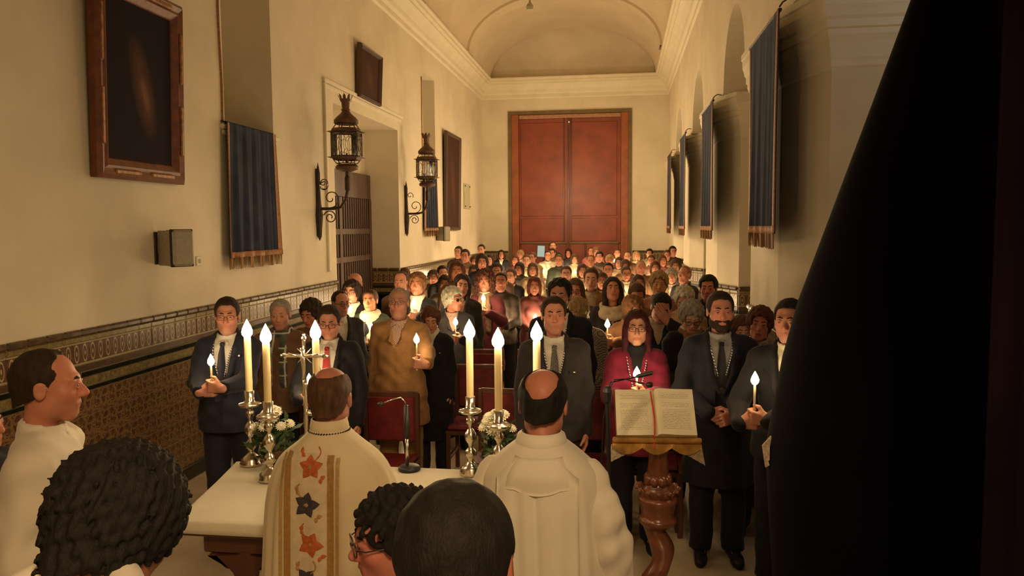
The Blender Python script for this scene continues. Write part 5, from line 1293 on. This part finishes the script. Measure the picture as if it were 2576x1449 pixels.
person(931, 727, 7.45, 'person in dark green coat and knotted white scarf with taper', 'f', .5, 'short', 'brown', 'coat', (.030, .034, .022), 'hold', 0, (0, 0, 0), flame_at=(934, 829, -.36, .12), extras=[('shirt', CREAM, 'roll'), ('scarf', (.60, .55, .40), 'wrap')], skin=(.52, .26, .13))
person(1002, 724, 5.9, 'person in tan raincoat and glasses holding a bright taper at the chest', 'm', .6, 'receding', 'grey', 'coat', TAN, 'hold1', 4, (2, -6, 0), hem=.62, flame_at=(1048, 862, -.42, .15), extras=[('shirt', M_GINGHAM), ('glasses', True)], legs=(.27, .15, .06), skin=(.60, .33, .23))
person(1083, 765, 6.45, 'person in long black coat with round brooch stooping next to the tan raincoat', 'f', .3, 'puffy', 'auburn', 'coat', BLACKC, 'down', 6, (6, 14, 0), hem=.40, extras=[('shirt', WHITE, 'roll'), ('pin', .10, 1.27)])
person(1049, 683, 7.95, 'person in black jacket, white collar and necklace behind the tan raincoat', 'f', .1, 'puffy', 'ginger', 'vneck', BLACKC, 'hold', 0, (0, -4, 0), flame_at=(1041, 768, -.34, .10), extras=[('shirt', (.66, .60, .48), 'roll')])
person(1009, 682, 8.3, 'person in brown jacket, bareheaded, just behind the tan raincoat', 'm', .2, 'receding', 'brown', 'closed', BROWN, 'down', 0, (0, 0, 0), res='lo')
person(1135, 719, 7.3, 'person in dark coat and checked scarf turned sideways by the aisle', 'm', .4, 'puffy', 'white', 'coat', CHAR, 'hold1', 20, (36, 0, 0), flame_at=(1146, 817, -.34, .13), extras=[('shirt', M_GINGHAM), ('glasses', True)])
person(1158, 687, 7.9, 'person in black coat smiling at the aisle, behind the checked scarf', 'f', 0, 'long', 'dark', 'coat', (.030, .026, .020), 'down', 10, (8, 0, 6))
person(1220, 675, 8.6, 'person in crimson coat and cream cowl jumper with taper in the aisle', 'f', 0, 'curly', 'auburn', 'coat', (.13, .028, .035), 'hold1', 0, (0, -2, 0), hem=.55, flame_at=(1216, 756, -.34, .13), extras=[('shirt', CREAM, 'roll'), ('scarf', (.20, .12, .07), 'hang')])
person(1393, 744, 4.95, 'person in grey suit, dotted tie and medal cord at the front of the right block', 'm', .35, 'short', 'dark', 'suit', (.030, .025, .027), 'down', 6, (2, -3, 0), extras=[('shirt', (.55, .50, .44)), ('tie', M_DOTTIE), ('cord', 1.10), ('pin', .13, 1.25)], skin=(.60, .31, .21), legs=(.035, .03, .034))
person(1408, 697, 5.8, 'person in black suit standing right behind the grey suit', 'm', .2, 'quiff', 'black', 'suit', BLACKC, 'down', -4, (0, 2, 0), extras=[('shirt', WHITE), ('cord', 1.15), ('pin', .12, 1.30)], skin=(.52, .27, .18))
person(1462, 740, 6.3, 'person in houndstooth coat bowing behind the black suit', 'f', .2, 'puffy', 'blond', 'coat', M_HOUND, 'down', -10, (-20, 22, 0), extras=[('shirt', BEIGE, 'roll')])
person(1602, 778, 5.12, 'person in magenta coat, glasses and medal cord with taper behind the book', 'f', .5, 'long', 'wine', 'coat', (.17, .012, .036), 'hold', 0, (0, -2, 0), hem=.72, flame_at=(1602, 950, -.36, .10), extras=[('shirt', BLACKC, 'roll'), ('cord', 1.12), ('glasses', False)], skin=(.64, .38, .24), legs=(.012, .012, .02))
person(1655, 728, 6.3, 'person in dark coat with pale fur collar covering the face with one hand', 'm', .2, 'short', 'black', 'coat', NAVY, 'face', 0, (6, 22, 8), extras=[('shirt', (.4, .3, .2), 'roll')], skin=(.60, .30, .21))
person(1586, 737, 6.85, 'person in camel coat and glasses looking down beside the magenta coat', 'f', .3, 'puffy', 'ginger', 'closed', (.26, .125, .06), 'hold', 12, (14, 18, 0), flame_at=(1528, 823, -.36, .12), extras=[('glasses', True)])
person(1738, 743, 5.95, 'person in black coat and glasses with eyes lowered next to the dark overcoat', 'f', .2, 'puffy', 'grey', 'coat', BLACKC, 'hold', 6, (-4, 24, 0), extras=[('shirt', WHITE, 'roll'), ('glasses', False), ('scarf', (.22, .13, .07), 'hang')], skin=(.68, .44, .27))
person(1812, 731, 5.0, 'person in long dark overcoat, grey shirt and tie with clasped hands at the right front', 'm', .4, 'short', 'dark', 'suit', (.014, .014, .022), 'clasp', 0, (2, 0, 0), hem=.52, hp=(-.01, -.24, .985), extras=[('shirt', (.26, .24, .24)), ('tie', BLACKC), ('cord', 1.16), ('beard',)], skin=(.60, .31, .22), legs=(.012, .012, .018))
person(1990, 749, 4.6, 'person in black suit and white shirt holding a long taper beside the mantle', 'm', .1, 'short', 'black', 'suit', BLACKC, 'hold', -14, (-12, 2, 0), flame_at=(1899, 966, -.28, .18), extras=[('shirt', (.60, .55, .42))], skin=(.60, .32, .22))
person(1908, 768, 5.45, 'person in brown scarf and dark coat between the overcoat and the mantle', 'f', .3, 'puffy', 'auburn', 'coat', GREYC, 'down', -6, (-4, -4, 6), extras=[('shirt', BEIGE, 'roll'), ('scarf', (.25, .17, .09), 'hang')])
person(1862, 792, 6.1, 'person peering out over the shoulder of the dark overcoat', 'f', 0, 'puffy', 'auburn', 'closed', BROWN, 'down', 0, (8, 4, 0), res='lo')
person(1783, 690, 7.5, 'person in dark coat and dark cap by the second pillar', 'm', .3, 'quiff', 'black', 'closed', BLACKC, 'down', -6, (-6, 0, 0), skin=(.60, .28, .20), res='lo')
person(1722, 713, 7.2, 'person in beige coat and glasses with bowed head, right of the bowed black coat', 'f', .2, 'puffy', 'white', 'closed', (.34, .20, .10), 'hold', -4, (-4, 16, 0), extras=[('glasses', True)], res='lo')
person(1541, 696, 7.4, 'person in dark jacket and thick beige snood gazing up', 'f', 0, 'long', 'dark', 'coat', (.028, .020, .022), 'down', 0, (6, -14, 0), extras=[('scarf', (.48, .38, .24), 'snood')])
person(1487, 673, 8.4, 'person in tan open collared coat standing behind the houndstooth coat', 'f', 0, 'short', 'brown', 'coat', (.24, .11, .05), 'down', 0, (0, 0, 0), extras=[('shirt', BEIGE, 'collar')], res='lo')
person(1447, 698, 7.6, 'person in brown coat and white rimmed glasses just behind the black suit', 'f', .1, 'long', 'brown', 'closed', BROWN, 'down', 0, (0, 4, 0), extras=[('glasses', False)], res='lo')
person(1658, 680, 7.9, 'person in pinkish coat with full hair behind the face-covering hand', 'f', .6, 'puffy', 'blond', 'closed', (.34, .15, .10), 'down', 0, (0, -2, 0), skin=(.62, .36, .16), res='lo')
person(1600, 706, 7.4, 'person in brown coat with lowered head left of the pinkish coat', 'f', 0, 'short', 'brown', 'closed', (.22, .12, .07), 'hold', 0, (6, 22, 0), res='lo')
# ---- the rest of the crowd: (u, v, sex, hair, hair colour, coat, colour, label, extras, flame)
LOW = []; NO_TAPER = ()
CROWD = [
 (1113, 667, 'm', 'short', 'dark', 'suit', CHAR, 'person in black jacket and white shirt in profile beside the dado', [('shirt', WHITE)], None, 30),
 (1118, 690, 'f', 'bob', 'dark', 'closed', OLIVE, 'person in olive coat half hidden behind the checked scarf', [], None, 10),
 (1153, 619, 'm', 'short', 'dark', 'closed', (.05, .03, .02), 'tall person in dark jumper against the side wall dado', [], None, 0),
 (1170, 626, 'm', 'short', 'dark', 'closed', BROWN, 'person in brown jumper at the shoulder of the tall dark jumper', [], None, 0),
 (1211, 614, 'm', 'crop', 'dark', 'closed', CHAR, 'person taller than the rest against the back wall left of the door', [], None, 0),
 (1150, 655, 'f', 'bob', 'auburn', 'closed', BROWN, 'person in brown coat in front of the tall dark jumper', [], None, 4),
 (1193, 643, 'f', 'puffy', 'brown', 'closed', BEIGE, 'person in beige coat leaning in beside the brown jumper', [], None, 14),
 (1212, 636, 'f', 'bob', 'dark', 'closed', BLACKC, 'person in black coat below the tallest head by the back wall', [], None, 10),
 (1232, 641, 'f', 'long', 'dark', 'closed', BLACKC, 'person in black coat with hand at the chin, mid crowd left', [], None, 0),
 (1261, 628, 'f', 'long', 'dark', 'coat', BLACKC, 'person in black coat and narrow white collar near the back wall', [('shirt', WHITE, 'collar')], None, 0),
 (1192, 665, 'f', 'bob', 'brown', 'closed', (.12, .05, .045), 'person in plum jumper left of the crimson coat', [], None, 6),
 (1260, 685, 'm', 'crop', 'dark', 'closed', (.06, .045, .035), 'person in dark jumper at the shoulder of the crimson coat', [], None, 0),
 (1286, 675, 'f', 'short', 'brown', 'coat', BLACKC, 'person in black coat and white collar facing half left near the aisle', [('shirt', WHITE, 'collar')], None, -14),
 (1307, 658, 'f', 'bob', 'dark', 'closed', (.045, .034, .026), 'person in charcoal coat with round badge at the right of the aisle', [('pin', -.10, 1.36)], None, -8),
 (1296, 641, 'f', 'bob', 'red', 'closed', (.20, .07, .06), 'person in rust coat left of the door centre', [], None, 0),
 (1309, 628, 'f', 'puffy', 'blond', 'closed', BEIGE, 'person in beige coat under the left edge of the great door', [], None, 0),
 (1325, 640, 'm', 'crop', 'brown', 'closed', BEIGE, 'person in sand jacket in front of the left door leaf', [], None, 0),
 (1339, 634, 'm', 'short', 'brown', 'closed', (.30, .20, .11), 'person in camel jacket at the elbow of the sand jacket', [], None, -10),
 (1378, 630, 'm', 'crop', 'dark', 'coat', (.44, .38, .27), 'person in pale open jacket with taper before the left door leaf', [('shirt', WHITE, 'collar')], (1366, 686), 6),
 (1390, 624, 'm', 'short', 'dark', 'closed', BROWN, 'person in brown behind the pale open jacket', [], None, -8),
 (1391, 607, 'm', 'short', 'brown', 'closed', CHAR, 'person at the very back raising a lit tablet', [], None, 0),
 (1406, 640, 'm', 'crop', 'brown', 'closed', GREEN, 'person in dark green jacket before the door centre', [], None, 0),
 (1445, 638, 'f', 'bob', 'brown', 'closed', (.36, .27, .16), 'person in beige coat and roll neck with taper before the door centre', [('shirt', WHITE, 'roll')], (1446, 687), 0),
 (1487, 621, 'f', 'short', 'red', 'closed', PINK, 'person in pink coat at the foot of the right door leaf', [], None, 10),
 (1500, 620, 'f', 'puffy', 'ginger', 'closed', (.30, .10, .08), 'person in salmon coat right next to the pink coat', [], None, 0),
 (1486, 641, 'm', 'receding', 'brown', 'closed', BROWN, 'person in brown jacket in front of the pink coat', [], None, 0),
 (1508, 632, 'm', 'quiff', 'black', 'closed', (.07, .045, .035), 'person in dark brown jacket beside the salmon coat', [], None, 0),
 (1553, 625, 'm', 'short', 'brown', 'suit', (.10, .03, .03), 'person in wine jacket with taper before the right door leaf', [('shirt', WHITE)], (1546, 660), 0),
 (1579, 632, 'm', 'receding', 'brown', 'closed', BROWN, 'person in brown jacket by the right door post', [], None, 0),
 (1601, 631, 'f', 'bob', 'blond', 'closed', (.30, .22, .12), 'person in beige coat with bright taper under the right door post', [], (1606, 665), 0),
 (1634, 625, 'm', 'quiff', 'black', 'closed', (.26, .20, .12), 'person in pale jacket against the back wall right of the door', [], None, 0),
 (1692, 618, 'm', 'short', 'black', 'closed', CHAR, 'person half hidden behind the last pillar', [], None, 10),
 (1557, 646, 'f', 'bob', 'brown', 'closed', BEIGE, 'person in sand coat in front of the wine jacket', [], None, -6),
 (1573, 652, 'f', 'puffy', 'brown', 'closed', (.20, .11, .06), 'person in hazel coat beneath the right door post', [], None, 4),
 (1638, 641, 'f', 'short', 'brown', 'closed', (.22, .13, .08), 'person in hazel jacket right of the bright far taper', [], None, -6),
 (1667, 641, 'f', 'bob', 'auburn', 'closed', (.24, .09, .07), 'person in russet coat near the last pillar', [], None, 8),
 (1648, 656, 'f', 'bob', 'red', 'closed', (.16, .07, .05), 'person in chestnut coat, mid crowd right', [], None, 0),
 (1575, 669, 'f', 'short', 'brown', 'coat', (.20, .13, .08), 'person in fawn coat and glasses, mid crowd right of the snood', [('shirt', WHITE, 'collar'), ('glasses', False)], None, 0),
 (1606, 690, 'f', 'bob', 'brown', 'closed', (.24, .14, .09), 'person in fawn jacket in front of the glasses, looking down', [], None, 10),
 (1514, 684, 'f', 'bob', 'brown', 'closed', BROWN, 'person in brown jacket between tan coat and snood', [], None, 8),
 (1690, 672, 'f', 'puffy', 'grey', 'coat', BEIGE, 'person in light coat right of the pinkish coat', [('shirt', WHITE, 'collar')], None, -6),
 (1722, 669, 'm', 'receding', 'ginger', 'suit', CHAR, 'person in black jacket in profile against the pillar dado', [('shirt', WHITE)], None, -40),
 (1340, 660, 'f', 'bob', 'brown', 'closed', (.32, .21, .12), 'person in pale brown coat right of the aisle', [], None, 6),
 (1344, 694, 'f', 'bob', 'red', 'closed', (.17, .05, .045), 'person in brick coat right of the aisle', [], None, 12),
 (1424, 668, 'm', 'short', 'brown', 'closed', (.20, .13, .08), 'person in drab jacket behind the black suit', [], None, 0),
 (1530, 660, 'm', 'crop', 'dark', 'closed', (.10, .06, .04), 'person in umber jacket behind the snood', [], None, 0),
 (1465, 662, 'f', 'bob', 'brown', 'closed', (.28, .19, .11), 'person in oat coat in front of the roll neck', [], None, 0),
 (1612, 655, 'm', 'receding', 'grey', 'closed', BROWN, 'person in brown jacket below the bright far taper', [], None, 0),
 (1700, 650, 'f', 'puffy', 'brown', 'closed', CHAR, 'person in dark coat by the third pillar', [], None, -10),
 (1250, 660, 'm', 'short', 'dark', 'closed', (.10, .05, .035), 'person in dark brown jacket in the thick of the left block', [], None, 6),
 (1090, 678, 'f', 'puffy', 'brown', 'closed', BROWN, 'person in brown coat beside the tiled dado', [], None, 8),
 (1018, 673, 'f', 'bob', 'auburn', 'closed', (.14, .07, .05), 'person in russet jacket at the left edge of the crowd', [], None, 4),
 (1180, 640, 'f', 'puffy', 'grey', 'closed', (.24, .17, .10), 'person in stone coat by the side wall dado', [], None, 0),
 (1534, 640, 'f', 'puffy', 'blond', 'closed', (.26, .12, .09), 'person in copper coat before the right door leaf', [], None, 0),
 (1430, 625, 'f', 'bob', 'dark', 'closed', CHAR, 'person in dark coat at the foot of the door cover strip', [], None, 0),
 (1678, 628, 'm', 'short', 'brown', 'closed', BROWN, 'person in brown jacket between the last two pillars', [], None, 0),
]
def crowd_depth(u, v, h):
    k = (v-568)/FPX; best = None
    for dY in np.linspace(-3.5, 3.5, 57):
        Y = min(19.5, (2.15-h)/k)+dY; hh = 2.15-k*Y; X = onY(u, v, Y)[0]
        if not (7.0 < Y < 19.9 and 1.42 < hh < 1.82) or X < XL+.32 or X > 1.75: continue
        c = .6*abs(dY)+8*abs(hh-h)
        for px, py in PLACED:
            d = math.hypot((X-px)/.47, (Y-py)/.40)
            if d < 1: c += 14*(1-d)+2
        if X > .95:
            for q in pier_polys:
                if q[0][1]-.2 < Y < q[1][1]+.2: c += 20
        if best is None or c < best[0]: best = (c, Y)
    return best[1] if best else (2.15-h)/k
for i, (u, v, sx, hs, hcol, ct, col, lab, ex, fl, rz) in enumerate(CROWD):
    h = 1.60 if sx == 'm' else 1.54
    if 'tall' in lab: h = 1.74
    Y = crowd_depth(u, v, h); q = (0, 4, -4)[i % 3]
    low = (not fl) and i not in NO_TAPER and 'tablet' not in lab and 'chin' not in lab
    pose = 'hold' if (fl or low) else 'down'
    o = person(u, v, Y, lab, sx, (0, 0, 1)[i % 3] if not fl else 0, hs, hcol, ct, col, pose, rz+(i*7 % 13)-6, (0, q, 0), .80, 1.0, flame_at=(fl[0], fl[1], -.32, .13) if fl else None, extras=ex, res='lo')
    if low: LOW.append(o)
# tapers added for their light, held low, mostly hidden by people in front
for o in LOW:
    s = o.scale.x; q = Matrix.Rotation(o.rotation_euler.z, 3, 'Z') @ Vector((0, -.27*s, 1.08*s)); hh = .13
    candle('taper', (o.location.x+q.x, o.location.y+q.y, q.z-.055), hh, .0065, ' '.join(('lit taper of the '+o['label']).split()[:16]), 'hand tapers of the congregation', 1.35)
# a tablet held up at the back
p = onY(1361, 632, 16.9); tbt = empty('tablet', p); tag(tbt, 'glowing tablet held up before the left door leaf', 'tablet'); tbt.rotation_euler = (0, math.radians(3), 0)
MB().bbox(-.085, .085, -.004, .004, -.13, .13, .004).build('case', M_BLACK, tbt)
ms_ = bpy.data.materials.new('screen'); ms_.use_nodes = True; b_ = ms_.node_tree.nodes['Principled BSDF']; b_.inputs['Base Color'].default_value = (.1, .12, .12, 1); b_.inputs['Emission Color'].default_value = (.62, .82, .72, 1); b_.inputs['Emission Strength'].default_value = .16
MB().bbox(-.078, .078, -.0065, -.0035, -.12, .12, .001).build('screen', ms_, tbt)

# ---- clergy and servers with their backs to us
def vest_mat():
    return varied('ivory_vestment', (.66, .56, .36), .85, 5, .05, 120, .2, .002, sheen=.2)
M_VEST = vest_mat(); M_ALB = varied('white_alb', (.70, .64, .52), .85, 6, .05, 120, .25, .002, sheen=.2); M_VESTW = varied('white_vestment', (.74, .69, .56), .85, 6, .05, 140, .25, .002, sheen=.2)
def loft(prof, folds, n=96, back=0.0, seed=0):
    G = []
    for (z, rx, ry, yo, xo, amp) in prof:
        row = []
        for k in range(n+1):
            t = 2*PI*k/n; f = sum(a*math.sin(q*t+ph+z*tw) for q, a, ph, tw in folds)*amp; c, s_ = math.cos(t), math.sin(t)
            row.append((xo+(rx+f)*math.copysign(abs(c)**.9, c), yo+(ry+f)*math.copysign(abs(s_)**.9, s_), z))
        G.append(row)
    return G
def shell(G): return MB().grid(G, False)
c1 = person(828, 920, 2.68, 'celebrant seen from behind in ivory vestment embroidered with a floral band', 'm', .3, 'ring', 'brown', 'alb', M_ALB, 'altar', 180, (6, 6, 0), hem=.06, extras=[], tin=-.022, skin=(.50, .24, .17), group='clergy at the altar')
s1 = c1.scale.x
PR = [(1.497, .066, .070, .012, 0, 0), (1.475, .085, .085, .012, 0, 0), (1.45, .112, .10, .012, 0, .1), (1.425, .142, .115, .01, 0, .15), (1.395, .186, .130, .008, 0, .2), (1.35, .220, .139, .0, 0, .3), (1.29, .243, .152, -.005, 0, .5), (1.20, .268, .166, -.012, 0, .8), (1.05, .280, .185, -.02, 0, 1.0), (.85, .292, .20, -.02, 0, 1.2), (.6, .31, .21, -.015, 0, 1.4), (.35, .32, .22, -.01, 0, 1.5), (.14, .325, .225, -.01, 0, 1.6)]
FOLD = [(13, .006, .3, .6), (7, .008, 1.1, -.4), (19, .003, 2.0, .8)]
ch = shell(loft(PR, FOLD)).build('chasuble', M_VEST, c1, True); md = ch.modifiers.new('smooth', 'SUBSURF'); md.levels = 1; md.render_levels = 1
cl_ = MB().lathe([(.060, 1.462), (.072, 1.474), (.074, 1.50), (.068, 1.528), (.063, 1.53)], 40, (0, .014, 0), cap=False).build('standing_collar', M_VEST, c1, True)
m = MB()
for k in range(46):
    t0, t1 = 2*PI*k/46, 2*PI*(k+.55)/46; m.tube([(.0775*math.cos(t), .014+.0775*math.sin(t), 1.485+.004*(q-.5)) for t, q in ((t0, 0), ((t0+t1)/2, .5), (t1, 1))], .0032, 5)
m.build('collar_braid', varied('dark_braid', (.03, .022, .02), .7), c1)
# embroidered band laid onto the back of the chasuble (figure's back is +Y locally)
bv = BVHTree.FromPolygons([Vector(v.co) for v in ch.data.vertices], [tuple(p.vertices) for p in ch.data.polygons])
def on_back(x, z, off):
    h = bv.ray_cast(Vector((x, 1.0, z)), Vector((0, -1, 0)));
    return (h[0]+Vector((0, off, 0))) if h[0] is not None else Vector((x, .15, z))
def strip(x0, x1, z0, z1, off, nx, nz, mat, name, parent): return MB().grid([[on_back(x0+(x1-x0)*i/nx, z0+(z1-z0)*j/nz, off) for j in range(nz+1)] for i in range(nx+1)], True).build(name, mat, parent, True)
M_ORPH = varied('orphrey_ground', (.60, .49, .33), .8, 30, .12); M_GOLDB = varied('gold_band', (.34, .19, .05), .6, 60, .2, 150, .4, .002)
XO = .035   # the band sits a little to the figure's right of centre in the photograph
orp = strip(-.075+XO, .075+XO, .2, 1.425, .004, 8, 44, M_ORPH, 'orphrey', c1)
for x in (-.085, .085): strip(x-.013+XO, x+.013+XO, .2, 1.42, .007, 3, 44, M_GOLDB, 'gold_band', orp)
for x in (-.112, .112): strip(x-.007+XO, x+.007+XO, .2, 1.41, .006, 2, 44, varied('gold_line', (.42, .27, .10), .7, 60, .2), 'gold_band', orp)
M_FR = varied('silk_orange', (.45, .11, .028), .7, 80, .25); M_FD = varied('silk_dark', (.045, .035, .04), .7, 80, .3); M_FW = varied('silk_wine', (.26, .05, .035), .7, 80, .25); M_FS = varied('silk_gold', (.40, .22, .08), .7, 80, .3)
def petal(m, cx, cz, ang, L_, W_, off):
    n = 9; pts = []
    for i in range(n+1):
        t = i/n; pts.append((L_*t, W_*math.sin(PI*t**.8)*(1-.15*t)))
    out = [(x, w) for x, w in pts]+[(x, -w) for x, w in pts[::-1][1:-1]]; ca, sa = math.cos(ang), math.sin(ang); c = on_back(cx+ca*L_*.5, cz+sa*L_*.5, off+.0015)
    vs = [on_back(cx+x*ca-w*sa, cz+x*sa+w*ca, off) for x, w in out]; k = len(vs); m.add(vs+[c], [(i, (i+1) % k, k) for i in range(k)])
def motif(cx, cz, mat, size, rotn, leaf=False):
    m = MB()
    for k in range(5): petal(m, cx, cz, rotn+2*PI*k/5, size*(1 if k % 2 else .9), size*.36, .0065)
    o = m.build('embroidered_flower', mat, orp); g = MB()
    petal(g, cx-.01, cz, 0, .02, .008, .009); g.build('flower_heart', M_FS, orp); s_ = MB()
    for k in range(2): petal(s_, cx+(-1)**k*size*.75, cz+size*(.9-1.7*k), rotn+k, size*.42, size*.16, .006); petal(s_, cx+(-1)**k*size*.75, cz+size*(.9-1.7*k), rotn+k+2.1, size*.38, size*.15, .006)
    pts = [on_back(cx+(-1)**int(cz*10)*size*(.35+.6*math.sin(q*3.0)*.6), cz+size*(.5+q), .007) for q in np.linspace(0, .9, 9)]; s_.tube(pts, .0022, 5); tag(s_.build('leaf_spray', M_FS if leaf else mat, orp), kind='stuff')
for k, (zc_, mt_, sz) in enumerate(((1.375, M_FR, .052), (1.235, M_FD, .055), (1.09, M_FR, .054), (.955, M_FD, .055), (.82, M_FW, .056), (.68, M_FD, .055), (.54, M_FR, .055), (.40, M_FD, .055), (.27, M_FR, .05))):
    motif(XO+(.008 if k % 2 else -.008), zc_, mt_, sz, PI/2+.2*k, k % 2 == 1)
# celebrant in plain white
c2 = person(1362, 921, 2.52, 'celebrant seen from behind in plain white alb and broad white scapular', 'm', .3, 'crown', 'black', 'alb', M_ALB, 'altar', 180, (-3, 14, 0), hem=.06, tin=-.022, skin=(.55, .25, .16), group='clergy at the altar')
PR2 = [(1.497, .068, .072, .012, 0, 0), (1.478, .088, .087, .012, 0, 0), (1.455, .122, .102, .012, 0, .1), (1.43, .148, .12, .01, 0, .15), (1.40, .184, .134, .008, 0, .2), (1.36, .211, .142, .0, 0, .3), (1.30, .222, .15, -.005, 0, .5), (1.20, .228, .158, -.012, 0, .8), (1.05, .235, .168, -.02, 0, 1.0), (.85, .25, .18, -.02, 0, 1.2), (.6, .262, .19, -.015, 0, 1.4), (.35, .275, .20, -.01, 0, 1.5), (.14, .285, .205, -.01, 0, 1.6)]
rb = shell(loft(PR2, [(11, .007, .9, .5), (17, .004, 2.2, -.6)])).build('over_robe', M_ALB, c2, True); md = rb.modifiers.new('smooth', 'SUBSURF'); md.levels = 1; md.render_levels = 1
bv = BVHTree.FromPolygons([Vector(v.co) for v in rb.data.vertices], [tuple(p.vertices) for p in rb.data.polygons])
G = []
for i in range(25):
    x = -.150+.30*i/24; row = []
    for j in range(41):
        z = .18+(1.450-.75*max(0, abs(x)-.07)-.18)*j/40; q = on_back(x*(1-.10*(z-.18)), z, .016); f = .010*math.exp(-((x-.045+.03*(1.4-z))/.022)**2)*(z < 1.40)-.012*math.exp(-((x-.012+.03*(1.4-z))/.016)**2)*(z < 1.40); row.append((q.x, q.y+f, z))
    G.append(row)
MB().grid(G, True, .006).build('scapular', M_VESTW, c2, True)
bv2 = BVHTree.FromPolygons([Vector(q) for q in np.array(G).reshape(-1, 3)], [(i*41+j, (i+1)*41+j, (i+1)*41+j+1, i*41+j+1) for i in range(24) for j in range(40)])
hd_ = []
for i in range(41):
    a = -1+2*i/40; row = []
    for j in range(10):
        t = j/9; x = a*(.080+.050*t); z = 1.455-(.115*t)*(1-.75*a*a)-.035*a*a*t-.6*max(0, abs(x)-.075)
        h1 = bv.ray_cast(Vector((x, 1, z)), Vector((0, -1, 0)))[0]; y = h1.y if h1 is not None else .06; row.append((x, y+.003+.026*(1-a**6)+.006*math.sin(PI*t), z))
    hd_.append(row)
MB().grid(hd_, True, .006).build('hood_collar', M_VESTW, c2, True)
MB().lathe([(.062, 1.455), (.082, 1.462), (.088, 1.480), (.080, 1.505), (.066, 1.515)], 40, (0, .016, 0), cap=False).build('hood_roll', M_VESTW, c2, True)
for s in (-1, 1):
    pts = [(s*.165, .01, 1.365), (s*.205, .03, 1.24), (s*.222, .01, 1.12), (s*.22, -.10, 1.03), (s*.19, -.22, 1.0)]; F = Field(seg_axis((-.46, .46, .014)), seg_axis((-.34, .24, .014)), seg_axis((.62, 1.46, .014)))
    F.chain(pts, [.056, .064, .068, .072, .08], .04); F.chain([(s*.222, .0, 1.12), (s*.238, -.02, .98), (s*.22, -.06, .80)], [.072, .062, .035], .04)
    F.disp(lambda X, Y, Z: .006*np.sin(X*60+Z*26+s)*np.sin(Z*40-Y*30)+.004*np.sin(Y*70+Z*20)); V, Q = F.poly(); slot(link('wide_sleeve', np_mesh('wide_sleeve', [(V, Q, 0)], [M_PLASTER]), c2), [M_ALB])
# person at the left in an alb, in profile
person(108, 876, 2.36, 'person in white alb in profile at the tiled wall, looking along the altar', 'm', .1, 'receding', 'dark', 'alb', M_ALB, 'down', 118, (0, 2, 0), hem=.10, skin=(.58, .27, .17), group='servers in white albs')
person(-60, 1000, 2.75, 'person in dark clothes at the tiled wall, cut by the frame edge', 'm', .1, 'short', 'dark', 'closed', BLACKC, 'down', 98, (0, 0, 0), group='servers in white albs', res='lo')
f2 = person(205, 1085, 1.17, 'server with bushy hair and alb bowing the head, closest to the camera', 'm', .2, 'afro', 'black', 'alb', M_ALB, 'altar', 178, (0, 36, 0), hem=.10, skin=(.42, .20, .13), group='servers in white albs')
person(1148, 1211, 1.08, 'server with close cropped hair and alb seen from behind, bottom centre', 'm', .1, 'short', 'black', 'alb', M_ALB, 'altar', 184, (-6, 10, 4), hem=.10, skin=(.42, .17, .12), group='servers in white albs')
person(998, 1222, 1.74, 'server in round glasses turned aside next to the cropped head', 'm', .0, 'tousle', 'black', 'alb', M_ALB, 'down', -62, (0, 4, 0), hem=.10, extras=[('glasses', False)], skin=(.52, .22, .17), group='servers in white albs')

def hood_mesh():
    F = Field(seg_axis((-.2, .2, .008)), seg_axis((-.08, .22, .008)), seg_axis((1.32, 1.62, .008)))
    F.torus((0, .045, 1.475), .090, .036, .070, .02, -.35, .05).ell((0, .115, 1.44), (.12, .055, .085), .04)
    F.disp(lambda X, Y, Z: .004*np.sin(X*50+Z*40)*np.sin(Z*45+Y*30)); V, Q = F.poly(); return np_mesh('hood', [(V, Q, 0)], [M_ALB])
link('hood', hood_mesh(), f2)
